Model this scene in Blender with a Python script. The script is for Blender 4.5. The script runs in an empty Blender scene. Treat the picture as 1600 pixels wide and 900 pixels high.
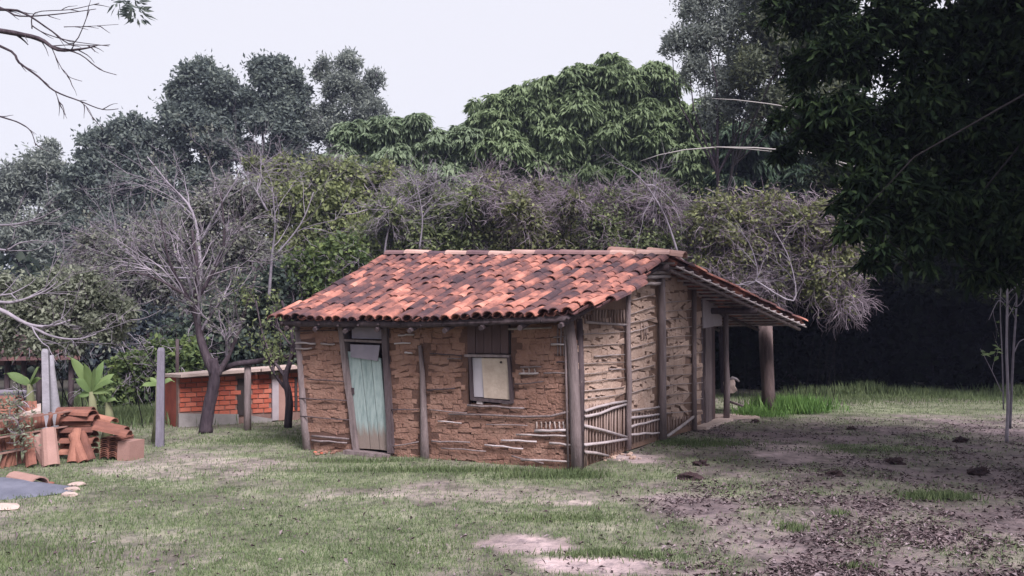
import bpy, math, random
import numpy as np
from mathutils import Vector, Matrix, noise
R = random.Random(7)
rng = np.random.default_rng(7)
sc = bpy.context.scene
# ---------------------------------------------------------------- camera
FPX, HOR, EYE = 1235.0, 530.0, 1.6
TH = math.atan((HOR - 450) / FPX)
cam_d = bpy.data.cameras.new("camera"); cam = bpy.data.objects.new("camera", cam_d)
sc.collection.objects.link(cam); sc.camera = cam
cam_d.sensor_width = 36; cam_d.lens = FPX / 1600 * 36; cam_d.clip_end = 2000; cam_d.clip_start = 0.05
cam.location = (0, 0, EYE); cam.rotation_euler = (math.pi / 2 + TH, 0, 0)
# ---------------------------------------------------------------- world and sun
SUN_EL, SUN_AZ = math.radians(48), math.radians(150)      # azimuth clockwise from +Y: from the right, a little behind the camera
w = bpy.data.worlds.new("World"); sc.world = w; w.use_nodes = True
nt = w.node_tree; nt.nodes.clear()
sky = nt.nodes.new('ShaderNodeTexSky'); sky.sky_type = 'NISHITA'; sky.sun_disc = False
sky.sun_elevation = SUN_EL; sky.sun_rotation = SUN_AZ; sky.dust_density = 3
m1 = nt.nodes.new('ShaderNodeMixRGB'); m1.inputs[0].default_value = 0.93
m1.inputs[2].default_value = (5.0, 4.95, 5.4, 1)             # overcast cloud layer over the blue
bg = nt.nodes.new('ShaderNodeBackground'); bg.inputs[1].default_value = 0.1
wo = nt.nodes.new('ShaderNodeOutputWorld')
nt.links.new(sky.outputs[0], m1.inputs[1]); nt.links.new(m1.outputs[0], bg.inputs[0]); nt.links.new(bg.outputs[0], wo.inputs[0])
sd = bpy.data.lights.new("sun", 'SUN'); sd.energy = 3.7; sd.angle = math.radians(22); sd.color = (1, .925, .96)
so = bpy.data.objects.new("sun", sd); sc.collection.objects.link(so)
sv = Vector((math.sin(SUN_AZ) * math.cos(SUN_EL), math.cos(SUN_AZ) * math.cos(SUN_EL), math.sin(SUN_EL)))
so.rotation_euler = sv.to_track_quat('Z', 'Y').to_euler(); so.location = (0, 0, 30)
sc.view_settings.view_transform = 'Standard'; sc.view_settings.look = 'None'; sc.view_settings.exposure = 0.9
sc.cycles.max_bounces = 5; sc.cycles.diffuse_bounces = 3

# ---------------------------------------------------------------- measuring helpers
def ray(px, py):
    u = (px - 800) / FPX; v = (450 - py) / FPX
    return Vector((u, math.cos(TH) - v * math.sin(TH), math.sin(TH) + v * math.cos(TH)))
def at(px, py, Y):
    d = ray(px, py); s = Y / d.y
    return Vector((d.x * s, Y, EYE + d.z * s))
def ground(px, py, z=0.0):
    d = ray(px, py); s = (z - EYE) / d.z
    return Vector((d.x * s, d.y * s, z))
class Plane:
    def __init__(s, a, b):
        s.a = Vector((a.x, a.y, 0)); d = Vector((b.x - a.x, b.y - a.y, 0)); s.len = d.length
        s.d = d.normalized(); n = Vector((s.d.y, -s.d.x, 0))
        if n.dot(Vector((0, 0, 0)) - s.a) < 0: n = -n
        s.n = n
    def p(s, px, py, off=0.0):
        r = ray(px, py); o = Vector((0, 0, EYE)); t = (s.a - o).dot(s.n) / r.dot(s.n)
        return o + r * t + s.n * off

# ---------------------------------------------------------------- object helpers
COL = sc.collection
ORG = {}
def tag(o, label=None, cat=None, group=None, kind=None):
    if label: o['label'] = label
    if cat: o['category'] = cat
    if group: o['group'] = group
    if kind: o['kind'] = kind
    return o
def thing(name, label, cat, loc, group=None):
    o = bpy.data.objects.new(name, None); COL.objects.link(o); o.location = loc; o.empty_display_size = .1
    ORG[o] = Vector(loc); return tag(o, label, cat, group)
def org(o): return ORG.get(o, Vector((0, 0, 0))) if o else Vector((0, 0, 0))
def link(name, me, parent=None, mat=None):
    o = bpy.data.objects.new(name, me); COL.objects.link(o); o.parent = parent
    ORG[o] = org(parent)
    if mat and not me.materials: me.materials.append(mat)
    return o
def mesh_np(name, V, F, k, smooth=False):
    """V (n,3), F (m,k) faces of k corners"""
    me = bpy.data.meshes.new(name); V = np.asarray(V, dtype=np.float32); F = np.asarray(F, dtype=np.int32)
    me.vertices.add(len(V)); me.vertices.foreach_set("co", V.ravel())
    me.loops.add(F.size); me.loops.foreach_set("vertex_index", F.ravel())
    me.polygons.add(len(F)); me.polygons.foreach_set("loop_start", np.arange(0, F.size, k, dtype=np.int32))
    me.update(calc_edges=True)
    if smooth: me.polygons.foreach_set("use_smooth", np.ones(len(F), dtype=bool))
    return me
def obj_np(name, V, F, k, mat, parent=None, smooth=False):
    me = mesh_np(name, np.asarray(V) - np.array(org(parent)), F, k, smooth)
    return link(name, me, parent, mat)
class MB:
    def __init__(s): s.v = []; s.f = []
    def add(s, vs, fs):
        b = len(s.v); s.v += [tuple(v) for v in vs]; s.f += [tuple(b + i for i in f) for f in fs]; return s
    def hexa(s, q, r):       # q, r: 4 corners each, front and back
        return s.add(list(q) + list(r), [(0, 1, 2, 3), (7, 6, 5, 4), (0, 4, 5, 1), (1, 5, 6, 2), (2, 6, 7, 3), (3, 7, 4, 0)])
    def box(s, M, x0, x1, y0, y1, z0, z1):
        q = [M @ Vector(p) for p in ((x0, y0, z0), (x1, y0, z0), (x1, y0, z1), (x0, y0, z1))]
        r = [M @ Vector(p) for p in ((x0, y1, z0), (x1, y1, z0), (x1, y1, z1), (x0, y1, z1))]
        return s.hexa(q, r)
    def tube(s, pts, rad, n=8, wob=0.0):
        pts = [Vector(p) for p in pts]; K = len(pts)
        if not hasattr(rad, '__len__'): rad = [rad] * K
        rings = []; up = None
        for i, p in enumerate(pts):
            t = (pts[min(i + 1, K - 1)] - pts[max(i - 1, 0)]).normalized()
            if up is None: up = t.orthogonal().normalized()
            up = (up - t * up.dot(t)).normalized(); sd_ = t.cross(up)
            rings.append([p + (up * math.cos(a) + sd_ * math.sin(a)) * rad[i] * (1 + R.uniform(-wob, wob)) for a in [2 * math.pi * j / n for j in range(n)]])
        vs = [v for r_ in rings for v in r_]
        fs = [(i * n + j, i * n + (j + 1) % n, (i + 1) * n + (j + 1) % n, (i + 1) * n + j) for i in range(K - 1) for j in range(n)]
        fs += [tuple(reversed(range(n))), tuple((K - 1) * n + j for j in range(n))]
        return s.add(vs, fs)
    def build(s, name, mat, parent=None, smooth=False):
        me = bpy.data.meshes.new(name); o = org(parent)
        me.from_pydata([(v[0] - o.x, v[1] - o.y, v[2] - o.z) for v in s.v], [], s.f); me.update()
        if smooth: me.polygons.foreach_set("use_smooth", [True] * len(me.polygons))
        me.materials.append(mat)
        return link(name, me, parent)
def piece(name, me, M, parent=None):
    o = bpy.data.objects.new(name, me); COL.objects.link(o); o.parent = parent
    o.matrix_basis = Matrix.Translation(-org(parent)) @ M
    return o
def stick(name, a, b, r0, r1, mat, parent, n=7, seg=5, bend=0.02, wob=.12):
    a, b = Vector(a), Vector(b); pts = []; rad = []
    for i in range(seg + 1):
        t = i / seg; e = math.sin(t * math.pi)
        pts.append(a.lerp(b, t) + Vector((R.uniform(-1, 1), R.uniform(-1, 1), R.uniform(-1, 1))) * bend * e); rad.append(r0 + (r1 - r0) * t)
    return MB().tube(pts, rad, n, wob).build(name, mat, parent, True)

# batches of tubes: P (N,K,3), rad (N,K)
def tube_arrays(P, rad, n=3):
    P = np.asarray(P, float); rad = np.asarray(rad, float); N, K, _ = P.shape
    T = np.empty_like(P); T[:, 1:-1] = P[:, 2:] - P[:, :-2]; T[:, 0] = P[:, 1] - P[:, 0]; T[:, -1] = P[:, -1] - P[:, -2]
    T /= np.linalg.norm(T, axis=2, keepdims=True) + 1e-9
    ref = np.where(np.abs(T[:, :1, 2:3]) > .9, np.array([1., 0, 0]), np.array([0, 0, 1.]))
    ref = np.broadcast_to(ref, T.shape); A = np.cross(T, ref); A /= np.linalg.norm(A, axis=2, keepdims=True) + 1e-9; B = np.cross(T, A)
    ang = 2 * np.pi * np.arange(n) / n
    V = P[:, :, None] + rad[:, :, None, None] * (A[:, :, None] * np.cos(ang)[:, None] + B[:, :, None] * np.sin(ang)[:, None])
    V = V.reshape(-1, 3); idx = np.arange(N * K * n).reshape(N, K, n)
    a = idx[:, :-1]; b = idx[:, 1:]
    F = np.stack([a, np.roll(a, -1, 2), np.roll(b, -1, 2), b], -1).reshape(-1, 4)
    return V, F
def merge(parts):
    V = []; F = []; b = 0
    for v, f in parts: V.append(v); F.append(f + b); b += len(v)
    return np.concatenate(V), np.concatenate(F)
def leaf_arrays(pos, d, nrm, L, W, fold=.25):
    """one folded rhombus (2 triangles) per leaf"""
    d = d / (np.linalg.norm(d, axis=1, keepdims=True) + 1e-9)
    s = np.cross(d, nrm); s /= np.linalg.norm(s, axis=1, keepdims=True) + 1e-9; n = np.cross(s, d)
    L = L[:, None]; W = W[:, None]
    mid = pos + d * L * .45
    V = np.stack([pos, mid + s * W * .5 + n * W * fold, pos + d * L, mid - s * W * .5 + n * W * fold], 1).reshape(-1, 3)
    i = np.arange(len(pos)) * 4
    F = np.concatenate([np.stack([i, i + 1, i + 2], 1), np.stack([i, i + 2, i + 3], 1)])
    return V, F
def rdir(n):
    v = rng.normal(size=(n, 3)); return v / np.linalg.norm(v, axis=1, keepdims=True)

# ---------------------------------------------------------------- materials
def mat(name, cols, scale=4.0, rough=.9, bump=0.0, bscale=30.0, rnd=0.5, detail=6, spec=.2, stretch=None, trans=0.0, attr=None, world=True):
    """colour ramp over noise mixed with a per-piece random value"""
    m = bpy.data.materials.new(name); m.use_nodes = True; t = m.node_tree; N = t.nodes; Lk = t.links
    b = N['Principled BSDF']; b.inputs['Roughness'].default_value = rough; b.inputs['Specular IOR Level'].default_value = spec
    g = N.new('ShaderNodeNewGeometry'); oi = N.new('ShaderNodeObjectInfo'); tc = N.new('ShaderNodeTexCoord')
    mp = N.new('ShaderNodeMapping'); Lk.new((g.outputs['Position'] if world else tc.outputs['Object']), mp.inputs[0])
    if stretch: mp.inputs['Scale'].default_value = stretch
    nz = N.new('ShaderNodeTexNoise'); nz.inputs['Scale'].default_value = scale; nz.inputs['Detail'].default_value = detail; nz.inputs['Roughness'].default_value = .65
    Lk.new(mp.outputs[0], nz.inputs['Vector'])
    cs = N.new('ShaderNodeMapRange'); cs.inputs[1].default_value = .28; cs.inputs[2].default_value = .72; Lk.new(nz.outputs[0], cs.inputs[0])
    ad = N.new('ShaderNodeMath'); ad.operation = 'ADD'; Lk.new(g.outputs['Random Per Island'], ad.inputs[0]); Lk.new(oi.outputs['Random'], ad.inputs[1])
    fr = N.new('ShaderNodeMath'); fr.operation = 'FRACT'; Lk.new(ad.outputs[0], fr.inputs[0])
    mx = N.new('ShaderNodeMix'); mx.inputs[0].default_value = rnd; Lk.new(cs.outputs[0], mx.inputs[2]); Lk.new(fr.outputs[0], mx.inputs[3])
    cr = N.new('ShaderNodeValToRGB'); el = cr.color_ramp.elements
    while len(el) < len(cols): el.new(.5)
    for i, c in enumerate(cols):
        el[i].position = i / (len(cols) - 1) * .8 + .1; el[i].color = (*c, 1)
    Lk.new(mx.outputs[0], cr.inputs[0])
    out = cr.outputs[0]
    if attr:
        at_ = N.new('ShaderNodeAttribute'); at_.attribute_name = attr
        mm = N.new('ShaderNodeMixRGB'); mm.blend_type = 'MULTIPLY'; mm.inputs[0].default_value = 1
        Lk.new(at_.outputs['Color'], mm.inputs[1]); Lk.new(out, mm.inputs[2]); out = mm.outputs[0]
    Lk.new(out, b.inputs['Base Color'])
    if bump:
        n2 = N.new('ShaderNodeTexNoise'); n2.inputs['Scale'].default_value = bscale; n2.inputs['Detail'].default_value = 8
        Lk.new(mp.outputs[0], n2.inputs['Vector'])
        bp = N.new('ShaderNodeBump'); bp.inputs['Strength'].default_value = bump; bp.inputs['Distance'].default_value = .02
        Lk.new(n2.outputs[0], bp.inputs['Height']); Lk.new(bp.outputs[0], b.inputs['Normal'])
    if trans:
        tr = N.new('ShaderNodeBsdfTranslucent'); Lk.new(out, tr.inputs[0])
        ms = N.new('ShaderNodeMixShader'); ms.inputs[0].default_value = trans
        Lk.new(b.outputs[0], ms.inputs[1]); Lk.new(tr.outputs[0], ms.inputs[2]); Lk.new(ms.outputs[0], N['Material Output'].inputs[0])
    return m
M_ground = mat('ground_soil', [(.55, .55, .6), (1, 1, 1), (1.3, 1.25, 1.25)], 9, .95, .8, 40, 0, attr='soil')
M_grass = mat('grass_blades', [(.08, .11, .055), (.12, .165, .08), (.165, .22, .105), (.21, .24, .14)], 1.1, .8, rnd=.55, trans=.25)
M_grass_tall = mat('tall_grass', [(.07, .1, .045), (.11, .15, .07), (.17, .21, .1)], 1.1, .8, rnd=.6, trans=.3)
M_litter = mat('dead_leaves', [(.03, .02, .022), (.08, .055, .06), (.14, .105, .112), (.27, .22, .235)], 2, .9, rnd=.8)
M_tile = mat('roof_clay', [(.038, .026, .033), (.07, .042, .048), (.15, .07, .064), (.36, .15, .115), (.52, .25, .19)], 2.1, .85, .5, 50, .36, detail=9)
M_tile_rear = mat('roof_clay_rear', [(.2, .06, .045), (.42, .13, .08)], 2, .85, 0, rnd=.5)
M_ridge = mat('ridge_clay', [(.07, .045, .06), (.2, .12, .12), (.5, .33, .28)], 2, .85, .3, 50, .7)
M_stack = mat('stacked_clay', [(.09, .042, .036), (.21, .092, .068), (.34, .16, .115)], 5, .85, .3, 60, .6)
M_stackp = mat('weathered_clay', [(.24, .14, .12), (.34, .21, .18)], 5, .85, .3, 60, .5)
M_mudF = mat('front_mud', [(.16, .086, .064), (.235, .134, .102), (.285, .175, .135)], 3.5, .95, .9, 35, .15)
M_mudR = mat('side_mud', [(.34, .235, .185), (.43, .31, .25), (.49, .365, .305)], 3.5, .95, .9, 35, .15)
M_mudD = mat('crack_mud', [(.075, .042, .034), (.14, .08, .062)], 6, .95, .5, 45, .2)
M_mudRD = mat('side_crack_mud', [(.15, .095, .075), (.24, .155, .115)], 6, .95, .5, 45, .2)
M_wood = mat('weathered_wood', [(.11, .085, .085), (.195, .155, .155), (.28, .23, .235)], 6, .85, .7, 40, .35, stretch=(3, 3, .4))
M_woodd = mat('dark_wood', [(.035, .026, .03), (.075, .055, .06), (.12, .095, .1)], 6, .85, .6, 40, .35, stretch=(3, 3, .4))
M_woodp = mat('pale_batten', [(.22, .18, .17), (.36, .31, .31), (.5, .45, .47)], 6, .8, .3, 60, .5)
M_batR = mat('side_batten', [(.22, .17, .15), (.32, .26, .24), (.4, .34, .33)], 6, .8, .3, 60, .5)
M_reed = mat('reed', [(.2, .14, .12), (.34, .26, .23)], 8, .8, rnd=.7)
M_board = mat('dark_board', [(.07, .045, .045), (.12, .08, .078)], 5, .85, .4, 30, .6, stretch=(4, 4, .5))
M_lilac = mat('faded_board', [(.2, .18, .22), (.28, .25, .29)], 4, .8, .2, 30, .3)
M_cream = mat('cream_shutter', [(.33, .26, .21), (.47, .385, .32)], 7, .8, .3, 30, .2)
M_pale = mat('pale_shutter', [(.36, .33, .36), (.43, .4, .43)], 4, .7, .1, 30, .3)
M_brick = mat('orange_brick', [(.22, .055, .04), (.39, .1, .062), (.46, .16, .11)], 3, .9, .4, 60, .65)
M_mortar = mat('mortar', [(.16, .09, .075), (.24, .16, .14)], 8, .95, .5, 60, .2)
M_conc = mat('concrete', [(.2, .185, .18), (.3, .28, .275)], 5, .9, .4, 40, .3)
M_cpost = mat('post_concrete', [(.2, .19, .215), (.31, .3, .335)], 6, .9, .4, 40, .3)
M_white = mat('whitewashed_board', [(.3, .26, .28), (.4, .36, .38)], 5, .8, .2, 40, .3)
M_black = mat('near_black', [(.03, .025, .025), (.05, .04, .04)], 5)  # stands for shade in the shed openings; knob and window backing share it
M_tarp = mat('blue_grey_sheet', [(.1, .105, .14), (.16, .165, .21)], 5, .6, .5, 10, .1)
M_stone = mat('pale_stone', [(.35, .27, .24), (.5, .4, .36)], 8, .9, .5, 40, .5)
M_clod = mat('dark_clod', [(.02, .012, .014), (.06, .038, .04)], 20, .95, .8, 60, .4)
M_bark = mat('bark', [(.025, .018, .025), (.06, .045, .055), (.1, .08, .09)], 8, .9, .9, 30, .3, stretch=(3, 3, .6))
M_blackbark = mat('shaded_bark', [(.005, .004, .005), (.012, .01, .011)], 8)  # bark blackened: the shade under the foliage is put into its colour
M_barkg = mat('grey_bark', [(.11, .1, .12), (.2, .18, .21), (.3, .27, .31)], 8, .9, .5, 30, .5)
M_twig = mat('grey_twigs', [(.1, .085, .105), (.2, .175, .205), (.34, .305, .345)], .8, .9, rnd=.6)
M_twigr = mat('reddish_twigs', [(.09, .07, .09), (.19, .155, .185), (.34, .29, .33)], .8, .9, rnd=.6)
M_bamboo = mat('dry_bamboo', [(.2, .19, .18), (.36, .34, .33)], 3, .6)
def leafm(name, a, b, c, rnd=.55, scale=.8, trans=.42, rough=.6, spec=.3): return mat(name, [a, b, c], scale, rough, rnd=rnd, trans=trans, spec=spec)
L_far = leafm('far_foliage', (.08, .104, .104), (.14, .172, .155), (.215, .25, .205))  # blue haze of distance is tinted into this leaf colour
L_airy = leafm('airy_foliage', (.13, .15, .145), (.21, .24, .215), (.29, .32, .27))  # paler leaves with a bluish haze tint mixed into the colour
L_mango = leafm('mango_leaves', (.11, .155, .08), (.195, .26, .135), (.3, .38, .21), .6, .5)
L_mangop = leafm('pale_mango_leaves', (.12, .165, .1), (.2, .265, .16), (.3, .37, .235), .6, .5)
L_yel = leafm('yellow_green_leaves', (.11, .135, .07), (.21, .245, .11), (.32, .36, .15), .6, .5)
L_brush = leafm('brush_leaves', (.085, .11, .06), (.17, .21, .1), (.28, .33, .14), .6, .7)
L_vine = leafm('vine_leaves', (.09, .1, .062), (.185, .205, .1), (.3, .33, .13), .6, .7)
L_dark = leafm('shaded_leaves', (.006, .012, .006), (.014, .027, .013), (.042, .066, .026), .8, .7, .2, .8, .06)  # the dense crown's own shade is put into this dark leaf colour
L_black = leafm('deep_wood_leaves', (.004, .006, .005), (.008, .012, .008), (.012, .018, .01), .6, .7, .05, .9, .02)  # near black: shade inside the wood is put into the leaf colour
L_shrub = leafm('pale_shrub_leaves', (0.132, 0.150, 0.114), (0.216, 0.240, 0.174), (0.336, 0.360, 0.276), .6, .9)
L_grey = leafm('grey_leaves', (.1, .11, .105), (.17, .18, .155), (.27, .285, .21), .6, .7)
L_green = leafm('bush_leaves', (0.056, 0.091, 0.042), (0.112, 0.161, 0.063), (0.196, 0.252, 0.084), .6, .9)
L_banana = leafm('banana_leaf', (.12, .19, .07), (.2, .285, .11), (.29, .37, .17), .6, 2, .4)

# ---------------------------------------------------------------- ground
def fbm(x, y, s): return noise.fractal(Vector((x * s, y * s, 3.3)), .8, 2.1, 5)
def gz(x, y):
    z = .018 * fbm(x, y, .9)
    if y > 30: z += min((y - 30) / 30, 1) ** 1.5 * 6.5 * (1 if x > -4 else max(.35, 1 - (-4 - x) / 12))
    return z
def soil_patch(px, py, rx, ry): g = ground(px, py); return (g.x, g.y, rx, ry)
BARE = [soil_patch(812, 850, .42, .28), soil_patch(935, 880, .5, .22), soil_patch(1010, 893, .7, .12), soil_patch(1235, 705, .7, 1.0), soil_patch(985, 715, .35, .4),
        soil_patch(880, 787, .35, .15), soil_patch(300, 730, 1.2, .8), soil_patch(690, 770, 1.3, .5)]
BAREK = [1, 1, .8, .7, .8, .5, .45, .4]
GREEN = [soil_patch(1090, 690, .9, .6), soil_patch(1350, 700, 1.3, .35), soil_patch(870, 810, .8, .25), soil_patch(960, 865, .6, .2), soil_patch(1460, 775, .45, .22), soil_patch(1400, 640, 5, 1.2), soil_patch(690, 740, 2.0, .35)]
def cover(x, y):
    """(grass 0..1, bare 0..1, litter 0..1) of the yard at a point"""
    n = fbm(x, y, .7); n2 = fbm(x + 30, y, 2.3)
    line = .35 + .10 * y + .5 * n                     # litter lies to the right of this line
    lit = min(1, max(0, (x - line) / 1.2)) if y < 13.5 else min(1, max(0, (x - line) / 1.2)) * max(0, 1 - (y - 13.5) / 5)
    bare = 0
    for (bx, by, rx, ry), k in zip(BARE, BAREK):
        q = ((x - bx) / rx) ** 2 + ((y - by) / ry) ** 2 + .8 * n2
        bare = max(bare, k * min(1, max(0, (1.3 - q) * 1.6)))
    grass = max(0, min(1, .74 + .5 * n + .35 * n2 - lit * .56))
    for gx, gy, rx, ry in GREEN:
        q = ((x - gx) / rx) ** 2 + ((y - gy) / ry) ** 2 + .5 * n2
        if q < 1: grass = max(grass, min(1, .75 + .3 * (1 - q))); lit *= .4
    if y > 20: grass *= .8
    return grass * (1 - bare), bare, lit * (1 - bare)
xs = np.concatenate([-np.geomspace(600, 9, 22), np.arange(-8.5, 10.01, .085), np.geomspace(10.6, 600, 22)])
ys = np.concatenate([[-300, -80, -20, -5, 0, 2.5, 4], np.arange(4.6, 20, .085), np.geomspace(20.2, 60, 40), [80, 130, 300, 900]])
nx, ny = len(xs), len(ys)
V = np.zeros((ny, nx, 3)); C = np.ones((ny, nx, 4))
c_soil = np.array([.185, .15, .148]); c_bare = np.array([.38, .3, .3]); c_lit = np.array([.15, .118, .122]); c_gr = np.array([.138, .168, .09])
for j, y in enumerate(ys):
    for i, x in enumerate(xs):
        V[j, i] = (x, y, gz(x, y))
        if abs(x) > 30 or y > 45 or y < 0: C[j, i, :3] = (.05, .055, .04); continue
        g, b, l = cover(x, y)
        c = c_soil * (1 - l) + c_lit * l; c = c * (1 - b) + c_bare * b; c = c * (1 - .75 * g) + c_gr * .75 * g; c = c * (1 + .5 * fbm(x + 50, y, 1.9) + .3 * fbm(x, y + 20, 5.0))
        if y > 21: c = c * max(.2, 1 - (y - 21) / 3) + np.array([.03, .028, .025]) * min(.8, (y - 21) / 3)  # past the yard the wood's shade is put into the ground colour
        C[j, i, :3] = c
idx = np.arange(nx * ny).reshape(ny, nx)
F = np.stack([idx[:-1, :-1], idx[:-1, 1:], idx[1:, 1:], idx[1:, :-1]], -1).reshape(-1, 4)
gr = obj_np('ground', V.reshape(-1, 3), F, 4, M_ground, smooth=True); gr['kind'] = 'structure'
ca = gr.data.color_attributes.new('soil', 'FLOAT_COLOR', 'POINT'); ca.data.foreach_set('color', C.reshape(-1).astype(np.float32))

# hut footprint (kept free of grass)
C0 = ground(901, 735); B0 = ground(478, 703); C1 = ground(1131, 653, .05)
PF, PR = Plane(C0, B0), Plane(C0, C1)
BACKL = Vector((B0.x, B0.y, 0)) + (C1 - C0)
def in_hut(x, y):
    p = Vector((x, y, 0)); q = p - Vector((C0.x, C0.y, 0))
    return q.dot(PF.n) < .03 and q.dot(PR.n) < .03 and 0 < q.dot(PR.d) < PR.len + .1 and q.dot(PF.d) < PF.len

# grass and litter
def scatter(n, ymin, ymax, xr, test, power=1.6):
    out = []
    while len(out) < n:
        u = R.random(); y = (ymin ** (1 - power) + u * (ymax ** (1 - power) - ymin ** (1 - power))) ** (1 / (1 - power))
        x = R.uniform(-1, 1) * xr * y
        if in_hut(x, y): continue
        if test(x, y): out.append((x, y, gz(x, y)))
    return np.array(out)
P = scatter(95000, 4.6, 24, .74, lambda x, y: R.random() < cover(x, y)[0] ** 1.5 * (1 if x < 4.5 or y > 7 else .4), 1.75)
n = len(P); d = rdir(n) * .55; d[:, 2] = 1
dist = P[:, 1]
Ln = rng.uniform(.018, .05, n) * (0.75 + dist / 30)
V, F = leaf_arrays(P - [0, 0, .004], d, rdir(n), Ln, rng.uniform(.004, .008, n) * (.6 + dist / 12))
tag(obj_np('grass', V, F, 3, M_grass), 'short worn green grass growing over the yard around the mud hut', 'grass', kind='stuff')
def tuft_field(name, label, spots, m=M_grass_tall):
    pts = []
    for px, py, rx, ry, cnt, h in spots:
        g = ground(px, py)
        for _ in range(cnt):
            x, y = g.x + R.gauss(0, rx * .5), g.y + R.gauss(0, ry * .5)
            if not in_hut(x, y): pts.append((x, y, gz(x, y) - .01, h))
    A = np.array(pts); n = len(A); d = rdir(n) * .45; d[:, 2] = 1
    V, F = leaf_arrays(A[:, :3], d, rdir(n), A[:, 3] * rng.uniform(.5, 1.15, n), A[:, 3] * .05 + .006)
    return tag(obj_np(name, V, F, 3, m), label, 'grass', kind='stuff')
tuft_field('tall_grass', 'bright tall grass growing round the foot of the thick veranda post',
           [(1235, 645, .8, .4, 1500, .42), (1175, 650, .3, .3, 350, .25), (1195, 652, .5, .2, 300, .2)], mat('bright_grass', [(.09, .17, .05), (.15, .28, .08), (.22, .36, .11)], 1.1, .8, rnd=.6, trans=.35))
tuft_field('grass_tufts', 'taller grass tufts along the foot of the hut walls and scattered over the dirt',
           [(700, 738, 1.6, .12, 1100, .1), (850, 748, .7, .15, 500, .12), (560, 722, 1.0, .15, 500, .09), (910, 745, .3, .15, 300, .12), (1080, 695, .9, .4, 1500, .08), (870, 812, .7, .2, 700, .06),
            (960, 868, .5, .15, 500, .07), (1465, 780, .35, .15, 600, .1), (1350, 705, 1.1, .3, 900, .05), (1240, 830, .15, .1, 120, .1), (1310, 805, .12, .1, 90, .08),
            (1340, 890, .15, .06, 150, .07), (430, 690, 1.4, .5, 1300, .07), (50, 870, .9, .5, 700, .07), (880, 720, .05, .05, 30, .1), (650, 860, .5, .3, 300, .06)])
tuft_field('meadow_grass', 'tall pale green grass on the far side of the yard behind the tile stacks', [(215, 655, 1.5, 1.5, 3500, .3), (170, 630, 1.5, 1.6, 2500, .35)])
tuft_field('verge_grass', 'green grass strip at the edge of the black wood on the right', [(1400, 622, 5.0, 1.6, 5000, .14), (1300, 628, 3, 1.2, 2000, .12), (1560, 625, 2, 2, 1500, .12), (1290, 619, 1.2, .6, 700, .34), (1420, 617, 1.0, .8, 600, .3), (1500, 620, 1.6, .8, 700, .24), (1350, 616, .7, .6, 400, .42), (1590, 618, 1, .8, 500, .36)])
P = scatter(16000, 4.6, 16, .74, lambda x, y: R.random() < (cover(x, y)[2] * (.12 + 1.2 * max(0, min(1, .35 + 1.6 * fbm(x + 9, y, 1.3)))) + .02), 1.6)
n = len(P); d = rdir(n); d[:, 2] *= .35; up = rdir(n) * .5; up[:, 2] += 1
V, F = leaf_arrays(P + [0, 0, .012], d, up, rng.uniform(.02, .07, n), rng.uniform(.008, .028, n), .6)
tag(obj_np('leaf_litter', V, F, 3, M_litter), 'dry brown and grey leaf litter on the dirt at the lower right', 'leaf litter', kind='stuff')
def blob(name, c, rad, m, parent=None, rough=.35, sub=2, seed=0):
    import bmesh
    bm = bmesh.new(); bmesh.ops.create_icosphere(bm, subdivisions=sub, radius=1)
    for v in bm.verts:
        k = 1 + rough * noise.noise(v.co * 1.7 + Vector((seed * 7.1, 0, 0))) * 1.4
        v.co = Vector((v.co.x * rad[0] * k, v.co.y * rad[1] * k, v.co.z * rad[2] * k)) + Vector(c) - org(parent)
    me = bpy.data.meshes.new(name); bm.to_mesh(me); bm.free(); me.materials.append(m)
    return link(name, me, parent)
for i, (px, py, s, lab) in enumerate([(1096, 728, .09, 'dark upright soil clod nearest the grass strip by the side wall'), (1078, 750, .1, 'broad flat dark clod on the dirt in front of the hut corner'),
        (1305, 745, .09, 'dark clod in the middle of the dirt right of the hut'), (1398, 726, .1, 'low dark clod on the dirt below the green grass patch'),
        (1527, 742, .1, 'largest dark clod, at the right below the thin sapling'), (1180, 660, .07, 'small clod near the veranda edge'), (1330, 672, .08, 'small clod on the far part of the dirt towards the wood'),
        (1500, 690, .1, 'low clod beside the foot of the thin sapling')]):
    g = ground(px, py); tag(blob('soil_clod', (g.x, g.y, s * .25), (s, s * .7, s * .55), M_clod, seed=i, rough=.7, sub=3), lab, 'soil clod')

# ---------------------------------------------------------------- the mud hut
hut = thing('mud_hut', 'low leaning wattle and daub mud hut with a sagging red clay tile roof', 'hut', (C0.x, C0.y, 0))
def slab_on(mb, pl, q, o1, o0):
    mb.hexa([pl.p(x, y, o1) for x, y in q], [pl.p(x, y, o0) for x, y in q])
wallF = MB()
def lx(y): return 458 + (y - 508) * (20 / 195)                    # leaning left edge of the front wall
def dl(y): return 533 + (y - 508) * (22 / 195)                    # left side of the doorway
def dr(y): return 598 + (y - 508) * (12 / 200)
T0 = 500
slab_on(wallF, PF, [(lx(T0), T0), (dl(T0), T0), (dl(712), 712), (lx(712), 712)], -.03, -.13)
slab_on(wallF, PF, [(dr(T0), T0), (728, T0), (734, 760), (dr(720), 750)], -.03, -.13)
slab_on(wallF, PF, [(797, T0), (896, 488), (902, 772), (797, 760)], -.03, -.131)
slab_on(wallF, PF, [(734, 630), (797, 632), (797, 760), (734, 760)], -.031, -.129)
wf = wallF.build('wall', M_mudD, hut)
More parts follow.
